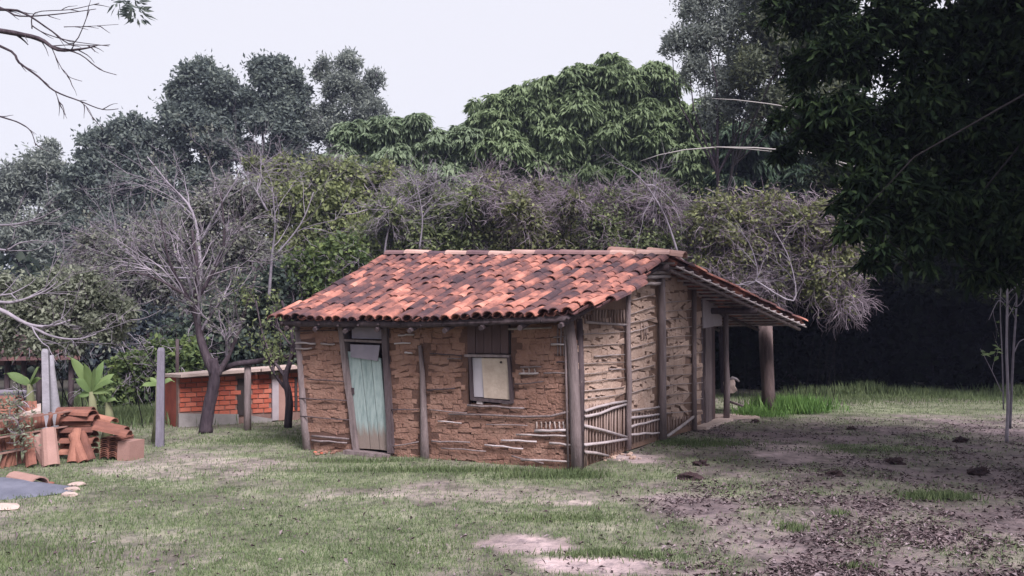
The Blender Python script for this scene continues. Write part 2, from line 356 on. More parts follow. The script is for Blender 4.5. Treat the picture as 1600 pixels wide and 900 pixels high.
# mud blocks of the front wall: rows of jittered lumps between cracks
def zone_front(x, y):
    if x < lx(y) + 2 or x > 893: return False
    if dl(y) - 5 < x < dr(y) + 6: return False
    if 724 < x < 800 and y < 632: return False
    if 655 < x < 668 and 540 < y < 715: return False
    for a, b, c, d_ in ((811, 574, 841, 585), (831, 657, 888, 671), (868, 508, 884, 556), (461, 532, 495, 547), (486, 678, 540, 692)):
        if a < x < b and c is not None and b is not None and a < x < c and b < y < d_: return False
    bot = 703 + (x - 478) * 33 / 423
    return y < bot + 3
lump_variants = []
for k in range(8):
    rr = random.Random(k)
    f = lambda a: a * (1 + rr.uniform(-.12, .12))
    pts = [(-.5, -.5), (0, f(-.53)), (.5, -.5), (f(.52), 0), (.5, .5), (0, f(.52)), (-.5, .5), (f(-.52), 0)]
    vs = [(x * .98, 0, z * .98) for x, z in pts] + [(f(x * .93), -1 + rr.uniform(-.35, .3), f(z * .9)) for x, z in pts] + [(0, -1.15, 0)]
    fs = [(i, (i + 1) % 8, 8 + (i + 1) % 8, 8 + i) for i in range(8)] + [(8 + i, 8 + (i + 1) % 8, 16) for i in range(8)]
    lump_variants.append((vs, fs))
def lump_field(parent, pl, zone, x0, x1, y0, y1, cw, ch, m, out, limit, slope=lambda x: 0, name='mud_block', keep=1.0):
    L = []
    meshes = []
    y = y0; row = 0
    while y < y1:
        h = ch * R.uniform(.6, 1.35); x = x0 + R.uniform(-cw, 0)
        while x < x1:
            ww = cw * R.choice([.45, .6, .8, 1, 1.3, 1.9, 2.4]) * R.uniform(.85, 1.15)
            cx = x + ww / 2; cy = y + h / 2 + slope(cx) + R.uniform(-1, 1) * ch * .22
            if zone(cx, cy) and zone(cx - ww * .22, cy) and zone(cx + ww * .22, cy) and R.random() < keep: L.append((cx, cy, ww, h))
            x += ww
        y += h; row += 1
    order = sorted(range(len(L)), key=lambda i: -L[i][2] * L[i][3])
    big = set(order[:limit])
    for vs, fs in lump_variants:
        me = bpy.data.meshes.new(name); me.from_pydata(vs, [], fs); me.update(); me.materials.append(m); meshes.append(me)
    rest = MB()
    for i, (cx, cy, ww, h) in enumerate(L):
        c = pl.p(cx, cy, -.032); ex = pl.p(cx + ww / 2, cy, -.032) - pl.p(cx - ww / 2, cy, -.032); ez = pl.p(cx, cy - h / 2, -.032) - pl.p(cx, cy + h / 2, -.032)
        ox = ex.normalized(); 
        # local x along the wall, y out of the wall (negative local y = outwards), z up
        sx = ex.length * R.uniform(.96, 1.06); sz = ez.length * R.uniform(.96, 1.1); th = out * R.uniform(.7, 1.25)
        rot = R.uniform(-.12, .12)
        Mx = Matrix(((ox.x * sx, -pl.n.x * th, 0, c.x), (ox.y * sx, -pl.n.y * th, 0, c.y), (ex.z * .9 , 0, sz, c.z), (0, 0, 0, 1))) @ Matrix.Rotation(rot, 4, 'Y')
        k = R.randrange(8)
        if i in big: piece(name, meshes[k], Mx, parent)
        else: rest.add([Mx @ Vector(v) for v in lump_variants[k][0]], lump_variants[k][1])
    if rest.v:
        o = rest.build('small_mud_blocks', m, parent); o['kind'] = 'stuff'
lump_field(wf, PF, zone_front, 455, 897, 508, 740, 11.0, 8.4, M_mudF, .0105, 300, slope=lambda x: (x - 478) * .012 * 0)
def bat(parent, pl, pts, r, m=M_woodp, off=.012, name='batten'):
    ps = [pl.p(x, y, off) for x, y in pts]
    if len(ps) == 2: return stick(name, ps[0], ps[1], r, r * .8, m, parent, 6, 4, .008, .2)
    return MB().tube(ps, r, 6, .2).build(name, m, parent, True)
for x0, y0, x1, y1, r, m in [(795, 514, 862, 512, .016, M_woodp), (758, 695, 818, 701, .012, M_woodp), (784, 688, 839, 690, .014, M_woodp), (859, 692, 893, 695, .016, M_woodp),
        (807, 679, 888, 681, .013, M_woodp), (815, 718, 890, 721, .016, M_woodp), (800, 712, 850, 724, .011, M_wood), (623, 524, 648, 523, .014, M_woodp), (617, 537, 642, 536, .012, M_woodp), (633, 551, 645, 552, .014, M_woodp),
        (668, 610, 712, 607, .012, M_woodd), (685, 658, 722, 661, .01, M_woodp), (675, 689, 735, 691, .012, M_wood), (463, 536, 494, 537, .017, M_woodp), (463, 545, 488, 544, .014, M_woodp),
        (502, 537, 524, 538, .014, M_woodp), (461, 517, 528, 516, .01, M_woodd), (488, 681, 546, 686, .018, M_wood), (488, 688, 543, 692, .014, M_wood), (731, 633, 820, 638, .015, M_wood),
        (700, 561, 722, 560, .01, M_wood), (836, 673, 885, 672, .02, M_woodp), (812, 584, 842, 583, .016, M_woodp), (813, 574, 846, 573, .01, M_wood), (865, 527, 884, 526, .012, M_wood), (862, 538, 884, 538, .014, M_woodp),
        (870, 566, 892, 565, .011, M_woodd), (850, 583, 888, 583, .012, M_wood), (480, 592, 540, 596, .009, M_woodd), (467, 622, 545, 626, .009, M_woodd), (470, 650, 548, 656, .009, M_woodd), (612, 640, 655, 640, .009, M_woodd),
        (690, 700, 760, 705, .01, M_wood), (615, 697, 655, 690, .01, M_wood), (672, 552, 722, 556, .009, M_woodd), (672, 640, 730, 645, .008, M_wood), (805, 600, 850, 596, .008, M_woodd), (760, 663, 825, 665, .008, M_wood)]:
    bat(wf, PF, [(x0, y0), (x1, y1)], r, m)
bat(wf, PF, [(702, 647), (760, 648), (820, 651), (862, 650), (889, 643)], .014, M_wood, .016)
for i in range(7): bat(wf, PF, [(838 + i * 7, 659), (838 + i * 7 + R.uniform(-1, 1), 671)], .011, M_batR, -.01, 'reed')
for i in range(3): bat(wf, PF, [(817 + i * 9, 576), (818 + i * 9, 584)], .013, M_batR, -.01, 'reed')
for i in range(3): bat(wf, PF, [(871 + i * 5, 508), (871 + i * 5, 556)], .011, M_wood, -.01, 'reed')
# doorway
def beam(parent, pl, a, b, wpx, m, off0, off1, name, mid=None):
    (x0, y0), (x1, y1) = a, b; h = wpx / 2; vert = abs(y1 - y0) > abs(x1 - x0); mb = MB(); N = 6
    rows = []
    for i in range(N + 1):
        t = i / N; x = x0 + (x1 - x0) * t + (R.uniform(-.5, .5) if 0 < i < N else 0); y = y0 + (y1 - y0) * t; hh = h * R.uniform(.9, 1.1)
        q = ((x - hh, y), (x + hh, y)) if vert else ((x, y - hh), (x, y + hh))
        rows.append([pl.p(*q[0], off1), pl.p(*q[1], off1), pl.p(*q[1], off0), pl.p(*q[0], off0)])
    vs = [p for r_ in rows for p in r_]
    fs = [(i * 4 + j, i * 4 + (j + 1) % 4, i * 4 + 4 + (j + 1) % 4, i * 4 + 4 + j) for i in range(N) for j in range(4)] + [(3, 2, 1, 0), (N * 4, N * 4 + 1, N * 4 + 2, N * 4 + 3)]
    mb.add(vs, fs); return mb.build(name, m, parent)
M_door = mat('green_door_paint', [(.16, .22, .215), (.28, .345, .335), (.34, .41, .395)], 9, .8, .5, 40, .3, stretch=(3, 3, .5))
# brown splash of mud at the foot of the door (world height)
_t = M_door.node_tree; _g = _t.nodes.new('ShaderNodeNewGeometry'); _s = _t.nodes.new('ShaderNodeSeparateXYZ'); _t.links.new(_g.outputs['Position'], _s.inputs[0])
_n = _t.nodes.new('ShaderNodeTexNoise'); _n.inputs['Scale'].default_value = 6
_a = _t.nodes.new('ShaderNodeMath'); _a.operation = 'MULTIPLY_ADD'; _t.links.new(_n.outputs[0], _a.inputs[0]); _a.inputs[1].default_value = .25; _t.links.new(_s.outputs[2], _a.inputs[2])
_r = _t.nodes.new('ShaderNodeMapRange'); _t.links.new(_a.outputs[0], _r.inputs[0]); _r.inputs[1].default_value = .38; _r.inputs[2].default_value = .56; _r.inputs[3].default_value = .85; _r.inputs[4].default_value = 0
_m = _t.nodes.new('ShaderNodeMixRGB'); _b = _t.nodes['Principled BSDF']; _src = _b.inputs['Base Color'].links[0].from_socket
_t.links.new(_r.outputs[0], _m.inputs[0]); _t.links.new(_src, _m.inputs[1]); _m.inputs[2].default_value = (.21, .15, .125, 1); _t.links.new(_m.outputs[0], _b.inputs['Base Color'])
door = MB(); slab_on(door, PF, [(541, 550), (592, 560), (606, 704), (560, 700)], -.055, -.075)
dr_ = door.build('door', M_door, hut); dr_['label'] = 'pale green plank door leaning in its frame, muddy at the foot'
for (a, b, c, d_) in (((541, 549), (560, 552), (576.5, 702), (559, 701)), ((561, 552), (577, 556), (591, 703), (577.5, 702)), ((578, 556), (592.5, 560), (606, 705), (592, 703))):
    mb = MB(); slab_on(mb, PF, [a, b, c, d_], -.03 + R.uniform(-.004, .004), -.0549); mb.build('plank', M_door, dr_)
mb = MB(); slab_on(mb, PF, [(547.5, 606), (551, 606), (552, 616), (548.5, 616)], -.012, -.032); mb.build('latch', M_woodd, dr_)
mb = MB(); slab_on(mb, PF, [(547, 538), (593, 539.5), (589.5, 564), (547.5, 558)], -.005, -.02); o = mb.build('patch_board', M_lilac, dr_)
fr_ = beam(hut, PF, (532, 508), (556, 704), 7, M_wood, -.13, .02, 'door_frame')
beam(fr_, PF, (601, 508), (611, 708), 8, M_woodd, -.13, .025, 'jamb'); beam(fr_, PF, (534, 531.5), (600, 534.5), 3.5, M_wood, -.1, .012, 'crossbar')
beam(fr_, PF, (543, 705.5), (611, 713), 7, M_wood, -.1, .1, 'sill')
mb = MB(); slab_on(mb, PF, [(547, 510), (597, 510), (597, 530), (547, 529)], -.04, -.055); mb.build('transom_board', M_lilac, fr_)
# window
wi = beam(hut, PF, (734.5, 557), (738, 624), 4, M_woodd, -.09, .02, 'window')
beam(wi, PF, (795, 557), (800, 630), 4.5, M_woodd, -.09, .021, 'frame_side'); beam(wi, PF, (727, 555.5), (797, 556.5), 4, M_wood, -.08, .03, 'rail'); beam(wi, PF, (736, 623), (800, 629), 4.5, M_woodd, -.09, .019, 'sill')
mb = MB(); slab_on(mb, PF, [(737, 559), (754, 559), (757, 621), (739, 620)], -.02, -.04); mb.build('shutter', M_pale, wi)['label'] = 'bluish pale strip of the shutter'
mb = MB(); slab_on(mb, PF, [(752, 559.5), (792, 560), (796, 624.5), (756, 621.5)], -.004, -.018); sh = mb.build('shutter', M_cream, wi); sh['label'] = 'cream shutter board with a dark knob'
c = PF.p(783, 566, .004); tagk = blob('knob', c, (.018, .018, .018), M_black, wi, .1, 1)
for i in range(5):
    x0 = 729 + i * 13; g = R.uniform(-.006, .006)
    mb = MB(); slab_on(mb, PF, [(x0, 508), (x0 + 12.3, 508), (x0 + 12.3, 552.5), (x0 + .2, 552)], -.02 + g, -.045); mb.build('board', M_board, wi)
mb = MB(); slab_on(mb, PF, [(729, 506), (795, 506), (795, 553), (729, 553)], -.046, -.06); mb.build('backing', M_black, wi)
for x in (745, 785): mb = MB(); slab_on(mb, PF, [(x, 626), (x + 9, 627), (x + 9, 632), (x, 631)], .005, -.03); mb.build('wedge', M_woodp, wi)
# posts of the front wall
def post(parent, pl, pts, r0, r1, m=M_wood, off=0.02, name='post', n=9):
    ps = [pl.p(x, y, off) for x, y in pts]; K = len(ps)
    return MB().tube(ps, [r0 + (r1 - r0) * i / (K - 1) for i in range(K)], n, .08).build(name, m, parent, True)
post(hut, PF, [(656, 540), (660, 580), (662, 640), (663, 680), (664, 725)], .026, .068, M_wood, .0)
post(hut, PF, [(887, 496), (894, 540), (897, 600), (899, 670), (902, 745)], .066, .07, M_wood, -.005)
post(hut, PR, [(907, 498), (910, 600), (908, 742)], .045, .05, M_woodd, -.02)
post(hut, PF, [(462, 506), (468, 580), (473, 650), (479, 712)], .05, .075, M_wood, -.05)
post(hut, PF, [(884, 506), (886, 600), (889, 735)], .014, .014, M_wood, .02, 'batten')

# side wall
wallR = MB()
def topR(x): return np.interp(x, [895, 905, 978, 1031, 1083, 1131], [490, 484, 440, 414, 440, 474])
def botR(x): return np.interp(x, [895, 903, 979, 1031, 1083, 1131], [742, 738, 700, 683, 668, 655])
for a, b in ((903, 930), (930, 978), (978, 1031), (1031, 1083), (1083, 1099)):
    slab_on(wallR, PR, [(a, topR(a)), (b, topR(b)), (b, botR(b) + 6), (a, botR(a) + 6)], -.04, -.13 - .001 * (a % 3))
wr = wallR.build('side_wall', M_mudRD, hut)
def bays(x):
    return 0 if x < 978 else 1 if x < 1031 else 2 if x < 1083 else 3
SL = [-.05, -.28, -.1, -.1]; X0 = [905, 978, 1031, 1083]
def rowoff(x):
    k = bays(x); return SL[k] * (x - X0[k])
EXPO = [(905, 640, 978, 720), (1040, 655, 1080, 700), (905, 470, 976, 504), (984, 668, 1028, 700)]
def zone_right(x, y):
    if y < topR(x) + 2 or y > botR(x) - 2 or x > 1098 or x < 908: return False
    if x < 978 and (y > 640 - (x - 905) * .2 or y < 505): return False
    if 978 <= x < 1031 and y > 652 - (x - 984) * .2: return False
    if 1031 <= x < 1083 and y > 652: return False
    return True
for a, b, cw, ch, k in ((908, 976, 7, 13, 1), (983, 1026, 6.5, 11.5, 1), (1037, 1080, 6.5, 11, 1), (1086, 1098, 6, 10, 1)):
    zf = lambda x, y, a=a, b=b: a <= x <= b and zone_right(x, y)
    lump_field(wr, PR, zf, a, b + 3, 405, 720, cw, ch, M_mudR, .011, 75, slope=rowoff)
# horizontal battens, read bay by bay
BT = [(908, 523, 976, 518), (929, 557, 976, 554), (908, 568, 976, 566), (952, 577, 976, 577), (908, 597, 976, 590), (908, 541, 976, 537), (908, 611, 976, 605), (908, 585, 950, 581), (908, 625, 972, 616)]
for b in BT: bat(wr, PR, [b[:2], b[2:]], .012 if b[0] > 908 else .0085, M_woodp if b[0] > 908 else M_batR, .0)
for pts in ([(912, 642), (930, 636), (955, 630), (976, 627)], [(912, 651), (935, 646), (955, 638), (976, 632)], [(911, 665), (940, 672), (978, 683)], [(911, 695), (940, 692), (978, 686)], [(913, 503), (945, 506), (976, 508)], [(912, 706), (930, 708), (948, 712)]):
    bat(wr, PR, pts, .019, M_woodp, .02)
for y0, y1 in ((492, 479), (520, 508), (564, 553), (581, 570), (596, 587), (615, 604), (545, 534), (505, 497), (470, 460)): bat(wr, PR, [(983, y0), (1024, y1)], .0095, M_batR, -.004)
for y0, y1 in ((642, 636), (653, 647), (667, 655), (679, 676)): bat(wr, PR, [(982, y0), (1028, y1)], .019, M_woodp, .02)
for y in (500, 514, 528, 543, 558, 573, 588, 603, 618, 633, 646, 487, 473): bat(wr, PR, [(1037, y), (1081, y - 4)], .0085, M_batR, .0)
for y in (510, 530, 552, 575, 600, 625, 645): bat(wr, PR, [(1085, y), (1098, y - 2)], .011, M_batR, .0)
bat(wr, PR, [(1038, 681), (1058, 667), (1079, 651)], .026, M_woodp, .05)
mb = MB()
def reeds(x0, x1, y0, y1, st):
    x = x0
    while x < x1:
        a = PR.p(x, y0(x), -.012); b = PR.p(x + R.uniform(-1, 1), y1(x), -.012); mb.tube([a, a.lerp(b, .5) + Vector((R.uniform(-.01, .01), 0, 0)), b], R.uniform(.011, .017), 5, .1)
        x += st * R.uniform(.8, 1.3)
reeds(910, 977, lambda x: 634 - (x - 905) * .1, lambda x: botR(x) - 2, 4.2)
reeds(910, 977, lambda x: 484 if x > 925 else 492, lambda x: 506, 4.4)
reeds(983, 1029, lambda x: 645, lambda x: botR(x) - 3, 4.2)
reeds(1037, 1082, lambda x: 651, lambda x: botR(x) - 4, 4.4)
reeds(1003, 1012, lambda x: 505, lambda x: 530, 4)
o = mb.build('reeds', M_reed, wr, True); o['kind'] = 'stuff'
post(hut, PR, [(979, 452), (978, 520), (980, 600), (979, 650), (979, 702)], .036, .044, M_wood, .03)
post(hut, PR, [(1030, 416), (1030, 470), (1031, 540), (1031, 620), (1031.5, 686)], .054, .066, M_wood, .045, n=10)
post(hut, PR, [(1083, 442), (1083, 520), (1083, 600), (1083.5, 672)], .04, .045, M_wood, .02)
for a, b in (((985, 445), (1022, 443)), ((990, 434), (1036, 432)), ((1000, 426), (1038, 426))): bat(hut, PR, [a, b], .03, M_woodp, .1, 'roof_batten')
# side doorway: pale board above, posts and dark boards
mb = MB(); slab_on(mb, PR, [(1099, 468), (1128, 478), (1128, 508), (1099, 513)], .0, -.03); o = mb.build('lintel_board', M_white, hut); o['label'] = 'whitish board above the side doorway'
for x, wpx, m, off in ((1101, 5, M_woodd, -.05), (1106.5, 5, M_wood, -.02), (1112.5, 5, M_wood, -.04), (1118.5, 4.5, M_woodd, -.09), (1123, 3.5, M_board, -.1)):
    beam(hut, PR, (x, 511), (x + .5, 663 - (x - 1100) * .25), wpx, m, off - .03, off, 'door_plank')
post(hut, PR, [(1130, 478), (1130.5, 560), (1132, 600), (1131, 657)], .05, .062, M_wood, .05)
mb = MB(); slab_on(mb, PR, [(1090, 666), (1133, 652), (1133, 657), (1090, 672)], .16, -.1); mb.build('doorstep', M_stone, hut)
# remaining walls (rear and far side) and the veranda
def wall_between(a, b, h0, h1, th=.1):
    d = (b - a).normalized(); nn = Vector((d.y, -d.x, 0)) * th
    return MB().hexa([a, b, b + Vector((0, 0, h1)), a + Vector((0, 0, h0))], [a + nn, b + nn, b + nn + Vector((0, 0, h1)), a + nn + Vector((0, 0, h0))])
eR = Vector((C1.x, C1.y, -.05)) - PR.n * .2; eL = Vector((BACKL.x, BACKL.y, -.05))
wall_between(eR, eL, 2.25, 2.25).build('rear_wall', M_mudF, hut)
sL = Vector((B0.x, B0.y, -.05)) + (C1 - C0).normalized() * .12; mL = sL.lerp(eL, .45)
wall_between(mL, sL, 2.62, 1.8).build('far_wall', M_mudF, hut); wall_between(eL, mL, 2.25, 2.62).build('far_wall', M_mudF, hut)

# roof
EL, ER, RL, RR = at(437, 501, 11.4), at(884, 492, 9.28), at(605, 403, 14.5), at(1040, 404, 12.05)
VR = at(1257, 507, 16.6); VL = RL + (VR - RR); VL.z = 1.9
def patch(a, b, c, d_):
    def f(u, v, sag=1):
        p = a.lerp(b, u).lerp(c.lerp(d_, u), v)
        s = math.sin(min(max(u, 0), 1) * math.pi)
        p.z += (-.05 * s * (1 - v) - .03 * math.sin(u * 7 + 1) * math.sin(v * 3.3) + .012 * math.sin(u * 19 + v * 4)) * sag
        return p
    return f
fr = patch(EL, ER, RL, RR)
def tile_mesh(name, m, L=.5, r0=.088, r1=.074, th=.014, seg=6, convex=1):
    vs = []; fs = []; n = seg + 1
    for y, r in ((0, r0), (L, r1)):
        for rr in (r, r - th):
            for i in range(n):
                a = math.pi * i / seg; vs.append((math.cos(a) * rr, y, math.sin(a) * rr * .8 * convex))
    A, B, C_, D = 0, n, 2 * n, 3 * n
    for i in range(seg):
        fs += [(A + i, A + i + 1, C_ + i + 1, C_ + i), (B + i + 1, B + i, D + i, D + i + 1), (A + i + 1, A + i, B + i, B + i + 1), (C_ + i, C_ + i + 1, D + i + 1, D + i)]
    fs += [(A, C_, D, B), (A + seg, B + seg, D + seg, C_ + seg)]
    me = bpy.data.meshes.new(name); me.from_pydata(vs, [], fs); me.update(); me.materials.append(m)
    return me, vs, fs
TM, tvs, tfs = tile_mesh('roof_tile', M_tile, .46, .08, .067)
def frame(o, ydir, zdir):
    y = ydir.normalized(); x = y.cross(zdir).normalized(); z = x.cross(y)
    return Matrix(((x.x, y.x, z.x, o.x), (x.y, y.y, z.y, o.y), (x.z, y.z, z.z, o.z), (0, 0, 0, 1)))
roof = MB()
NC, NR = 30, 11
deck = []
for i in range(NC): pass
# rafters and laths under the tiles
rf = thing
mb = MB(); 
for i in range(9):
    u = .02 + i / 8 * .96; a, b = fr(u, .01), fr(u, .99); mb.tube([a - Vector((0, 0, .13)), b - Vector((0, 0, .13))], .035, 6)
roof_o = mb.build('roof', M_woodd, hut)
cands = []
for r_ in range(NR):
    extra = {1: 1, 2: 2, 3: 2, 4: 2, 5: 1}.get(r_, 0)
    for c_ in range(-1 if r_ < 2 else 0, NC + 1 + extra):
        u = c_ / NC; v = r_ / NR + R.uniform(-.012, .012)
        p0 = fr(u, v); p1 = fr(u, v + .12); yd = (p1 - p0); xd = fr(u + .03, v) - fr(u - .03, v); zd = xd.cross(yd).normalized()
        if zd.z < 0: zd = -zd
        yd2 = (yd.normalized() + Vector((R.uniform(-.08, .08), R.uniform(-.08, .08), R.uniform(-.04, .03))))
        cands.append((p0 + zd * (.03 + R.uniform(-.008, .014)), yd2, zd))
small = MB()
sc_ = 1.0
order = sorted(range(len(cands)), key=lambda i: cands[i][0].length)
keep = set(order[:290])
for i, (p, yd, zd) in enumerate(cands):
    Mx = frame(p, yd, zd)
    if i in keep: piece('roof_tile', TM, Mx, roof_o)
    else: small.add([Mx @ Vector(v) for v in tvs], tfs)
chan = MB()                                                          # channel tiles below, turned up
_, cvs, cfs = tile_mesh('channel', M_tile, L=.46, r0=.08, r1=.067, convex=-1)
for r_ in range(NR):
    for c_ in range(NC + (2 if 0 < r_ < 5 else 1 if r_ < 7 else 0)):
        u = (c_ + .5) / NC; v = r_ / NR; p0 = fr(u, v + .02); yd = fr(u, v + .12) - p0; xd = fr(u + .03, v) - fr(u - .03, v); zd = xd.cross(yd).normalized()
        if zd.z < 0: zd = -zd
        Mx = frame(p0 + zd * .04, yd, zd); chan.add([Mx @ Vector(v_) for v_ in cvs], cfs)
rr_ = patch(VL, VR, RL, RR)
L2 = (VR - RR).length; NR2 = int(L2 / .42)
for r_ in range(NR2):
    for c_ in range(NC + 1):
        u = c_ / NC; v = r_ / NR2; p0 = rr_(u, v, .3); yd = rr_(u, v + .1, .3) - p0; xd = VR - VL; zd = xd.cross(yd).normalized()
        if zd.z < 0: zd = -zd
        Mx = frame(p0 + zd * .03, yd, zd)
        if c_ == NC and len(keep) < 320: piece('verge_tile', TM, frame(p0 + zd * (.05 + R.uniform(-.01, .02)), yd + Vector((R.uniform(-.03, .03), 0, 0)), zd), roof_o)
        elif c_ < NC: small.add([Mx @ Vector(v_) for v_ in tvs], tfs)
        if c_ < NC:
            q = frame(rr_(u + .5 / NC, v, .3) + zd * .04, yd, zd); chan.add([q @ Vector(v_) for v_ in cvs], cfs)
small.build('back_roof_tiles', M_tile, roof_o)['kind'] = 'stuff'
chan.build('channel_tiles', M_tile, roof_o)['kind'] = 'stuff'
# rear rafters, laths with pale ends on the verge
for i in range(7):
    u = 1 - i * .16; mbx = MB().tube([rr_(u - .02, .0, .3) - Vector((0, 0, .1)), rr_(u - .02, 1, .3) - Vector((0, 0, .1))], .035, 6); mbx.build('rafter', M_woodd if i else M_wood, roof_o, True)
for i in range(19):
    v = (i + .5) / 19; a, b = rr_(1.012, v, .3), rr_(.02, v, .3); MB().tube([a - Vector((0, 0, .035)), b - Vector((0, 0, .035))], .018, 6).build('lath', M_woodp, roof_o, True)
MB().tube([rr_(1.005, v, .3) - Vector((0, 0, .055)) for v in (0, .3, .6, .95)], .018, 6).build('verge_pole', M_woodp, roof_o, True)
MB().tube([fr(-.01, .03) - Vector((0, 0, .07)), fr(.5, .03) - Vector((0, 0, .07)), fr(1.0, .03) - Vector((0, 0, .07))], .045, 8, .1).build('eaves_pole', M_woodd, roof_o, True)
for i in range(14): 
    u = i / 13; MB().tube([fr(u, .012) - Vector((0, 0, .06)), fr(u, .12) - Vector((0, 0, .07))], .018, 6).build('rafter_end', M_woodd, roof_o, True)
MB().tube([RL - Vector((0, 0, .12)), RR + (RR - RL).normalized() * .05 - Vector((0, 0, .14))], .055, 8).build('ridge_pole', M_woodd, roof_o, True)
MB().tube([rr_(1.0, .42, .3) - Vector((.0, 0, .17)), rr_(.3, .42, .3) - Vector((0, 0, .17))], .06, 8).build('veranda_beam', M_woodd, roof_o, True)
RT, rvs, rfs = tile_mesh('ridge_tile', M_ridge, .52, .105, .09, .016)
rd = (RR - RL); nrt = 12
for i in range(nrt):
    p = RL.lerp(RR, i / nrt) + Vector((0, 0, .07 + R.uniform(-.012, .02) - .05 * math.sin(i / nrt * math.pi) * .4)); piece('ridge_tile', RT, frame(p, rd + Vector((0, 0, R.uniform(-.1, .1))), Vector((0, 0, 1))), roof_o)
BT_, _, _ = tile_mesh('ridge_tile', M_stackp, .6, .125, .1, .018)
p = at(1070, 403, 11.95); q = at(1012, 394, 12.25); o = piece('ridge_tile', BT_, frame(p, q - p, Vector((0, 0, 1))), roof_o); o['label'] = 'large pale ridge tile sticking out over the gable end'
p = at(1002, 401, 12.25); q = at(972, 397, 12.5); piece('ridge_tile', BT_, frame(p + Vector((0, 0, .02)), q - p, Vector((0, 0, 1))), roof_o)
# thick veranda post and things under the veranda
vp = ground(1200, 646); VPx = vp
m_ = MB().tube([(vp.x, vp.y, -.05), (vp.x + .02, vp.y, .5), (vp.x - .01, vp.y, 1.1), (vp.x - .02, vp.y, 2.0)], [.17, .14, .14, .15], 10, .08)
m_.build('veranda_post', mat('post_bark', [(.05, .035, .035), (.11, .08, .078), (.16, .12, .11)], 5, .9, .8, 25, .3, stretch=(3, 3, .5)), hut, True)
g = ground(1160, 654, .0)
MB().box(Matrix.Translation((g.x - .1, g.y + .3, 0)), -.5, .45, -.3, .3, -.05, .04).build('veranda_step', M_stone, hut)
# crumbled mud under the side wall
for i in range(16):
    g = ground(R.uniform(945, 1000), R.uniform(708, 722)); s = R.uniform(.02, .05)
    tag(blob('mud_crumb', (g.x, g.y, s * .3), (s, s, s * .6), M_stone if i % 4 == 0 else M_mudR, seed=i, sub=1), 'crumbled lump of fallen mud on the ground under the side wall', 'mud lump', 'fallen lumps of mud under the side wall')
for i in range(12):
    g = ground(R.uniform(488, 528), R.uniform(700, 712)); s = R.uniform(.02, .05)
    tag(blob('mud_crumb', (g.x, g.y, s * .3), (s, s, s * .6), M_brick if i % 3 == 0 else M_mudF, seed=i + 30, sub=1), 'reddish rubble lump at the foot of the front wall left of the door', 'rubble', 'rubble left of the green door')
# pale hanging thing behind the door post
c = at(1143, 600, 16.4)
pb = thing('pale_bundle', 'small pale bundle hanging in the dark just behind the side door post', 'bundle', c)
blob('sack', c - Vector((.04, 0, .04)), (.13, .09, .13), M_stone, pb, .5, 2, 3)
MB().tube([c + Vector((-.05, 0, .08)), c + Vector((.02, 0, .13)), c + Vector((.1, 0, .1)), c + Vector((.16, 0, .05))], [.03, .035, .03, .015], 6).build('flap', M_white, pb, True)
a = at(1135, 626, 16.6); b = at(1160, 634, 16.0); tag(MB().tube([a, b], .03, 6).build('loose_stick', M_wood, None, True), 'fallen stick leaning under the veranda behind the door post', 'stick')

# ---------------------------------------------------------------- brick shed
SB = Plane(ground(279, 668), ground(470, 655))
shed = thing('brick_shed', 'low shed of orange hollow bricks with a slab roof behind the forked tree', 'shed', ground(279, 668))
mb = MB(); slab_on(mb, SB, [(279, 586), (476, 574), (476, 668), (279, 676)], -.02, -.14); ws = mb.build('wall', M_mortar, shed)
a, b = SB.p(279, 668, -.021), SB.p(279, 668, -1.0); 
mb = MB(); pz = SB.p(279, 590); mb.hexa([Vector((a.x, a.y, -.1)), Vector((b.x, b.y, -.1)), Vector((b.x, b.y, pz.z)), Vector((a.x, a.y, pz.z))], [Vector((a.x, a.y, -.1)) + SB.d * .1, Vector((b.x, b.y, -.1)) + SB.d * .1, Vector((b.x, b.y, pz.z)) + SB.d * .1, Vector((a.x, a.y, pz.z)) + SB.d * .1]); mb.build('end_wall', M_brick, shed)
mb = MB(); slab_on(mb, SB, [(279, 646), (372, 647), (372, 676), (279, 678)], .03, -.02); mb.build('plinth', M_conc, shed)
mb = MB(); slab_on(mb, SB, [(384, 648), (424, 654), (424, 672), (384, 676)], .031, -.02); mb.build('plinth', M_conc, shed)
brm, _, _ = (None, None, None)
bm_vs = [(-.5, 0, -.5), (.5, 0, -.5), (.5, 0, .5), (-.5, 0, .5), (-.48, -1, -.46), (.48, -1, -.46), (.48, -1, .46), (-.48, -1, .46)]
bm_me = bpy.data.meshes.new('brick'); bm_me.from_pydata(bm_vs, [], [(4, 5, 6, 7), (0, 1, 5, 4), (1, 2, 6, 5), (2, 3, 7, 6), (3, 0, 4, 7)]); bm_me.update(); bm_me.materials.append(M_brick)
for r_ in range(8):
    y = 595 + r_ * 7.6
    x = 281 - (r_ % 2) * 9
    while x < 472:
        ww = 17.5; cx = x + ww / 2; cy = y - (cx - 280) * .05
        x += ww
        x0, x1 = max(cx - ww / 2, 280), cx + ww / 2
        if 371 < cx < 388 or 421 < cx < 447 or cy > 662 or (cy > 646 and cx < 424): continue
        if x1 - x0 < 5: continue
        c = SB.p((x0 + x1) / 2, cy, -.02); ex = SB.p(x1, cy) - SB.p(x0, cy); ez = SB.p(cx, cy - 3.8).z - SB.p(cx, cy + 3.8).z
        ox = Vector((ex.x, ex.y, 0)).normalized(); L_ = ex.length - .014; hz = ez - .014; th = .018 + R.uniform(0, .008)
        piece('brick', bm_me, Matrix(((ox.x * L_, -SB.n.x * th, 0, c.x), (ox.y * L_, -SB.n.y * th, 0, c.y), (0, 0, hz, c.z), (0, 0, 0, 1))), ws)
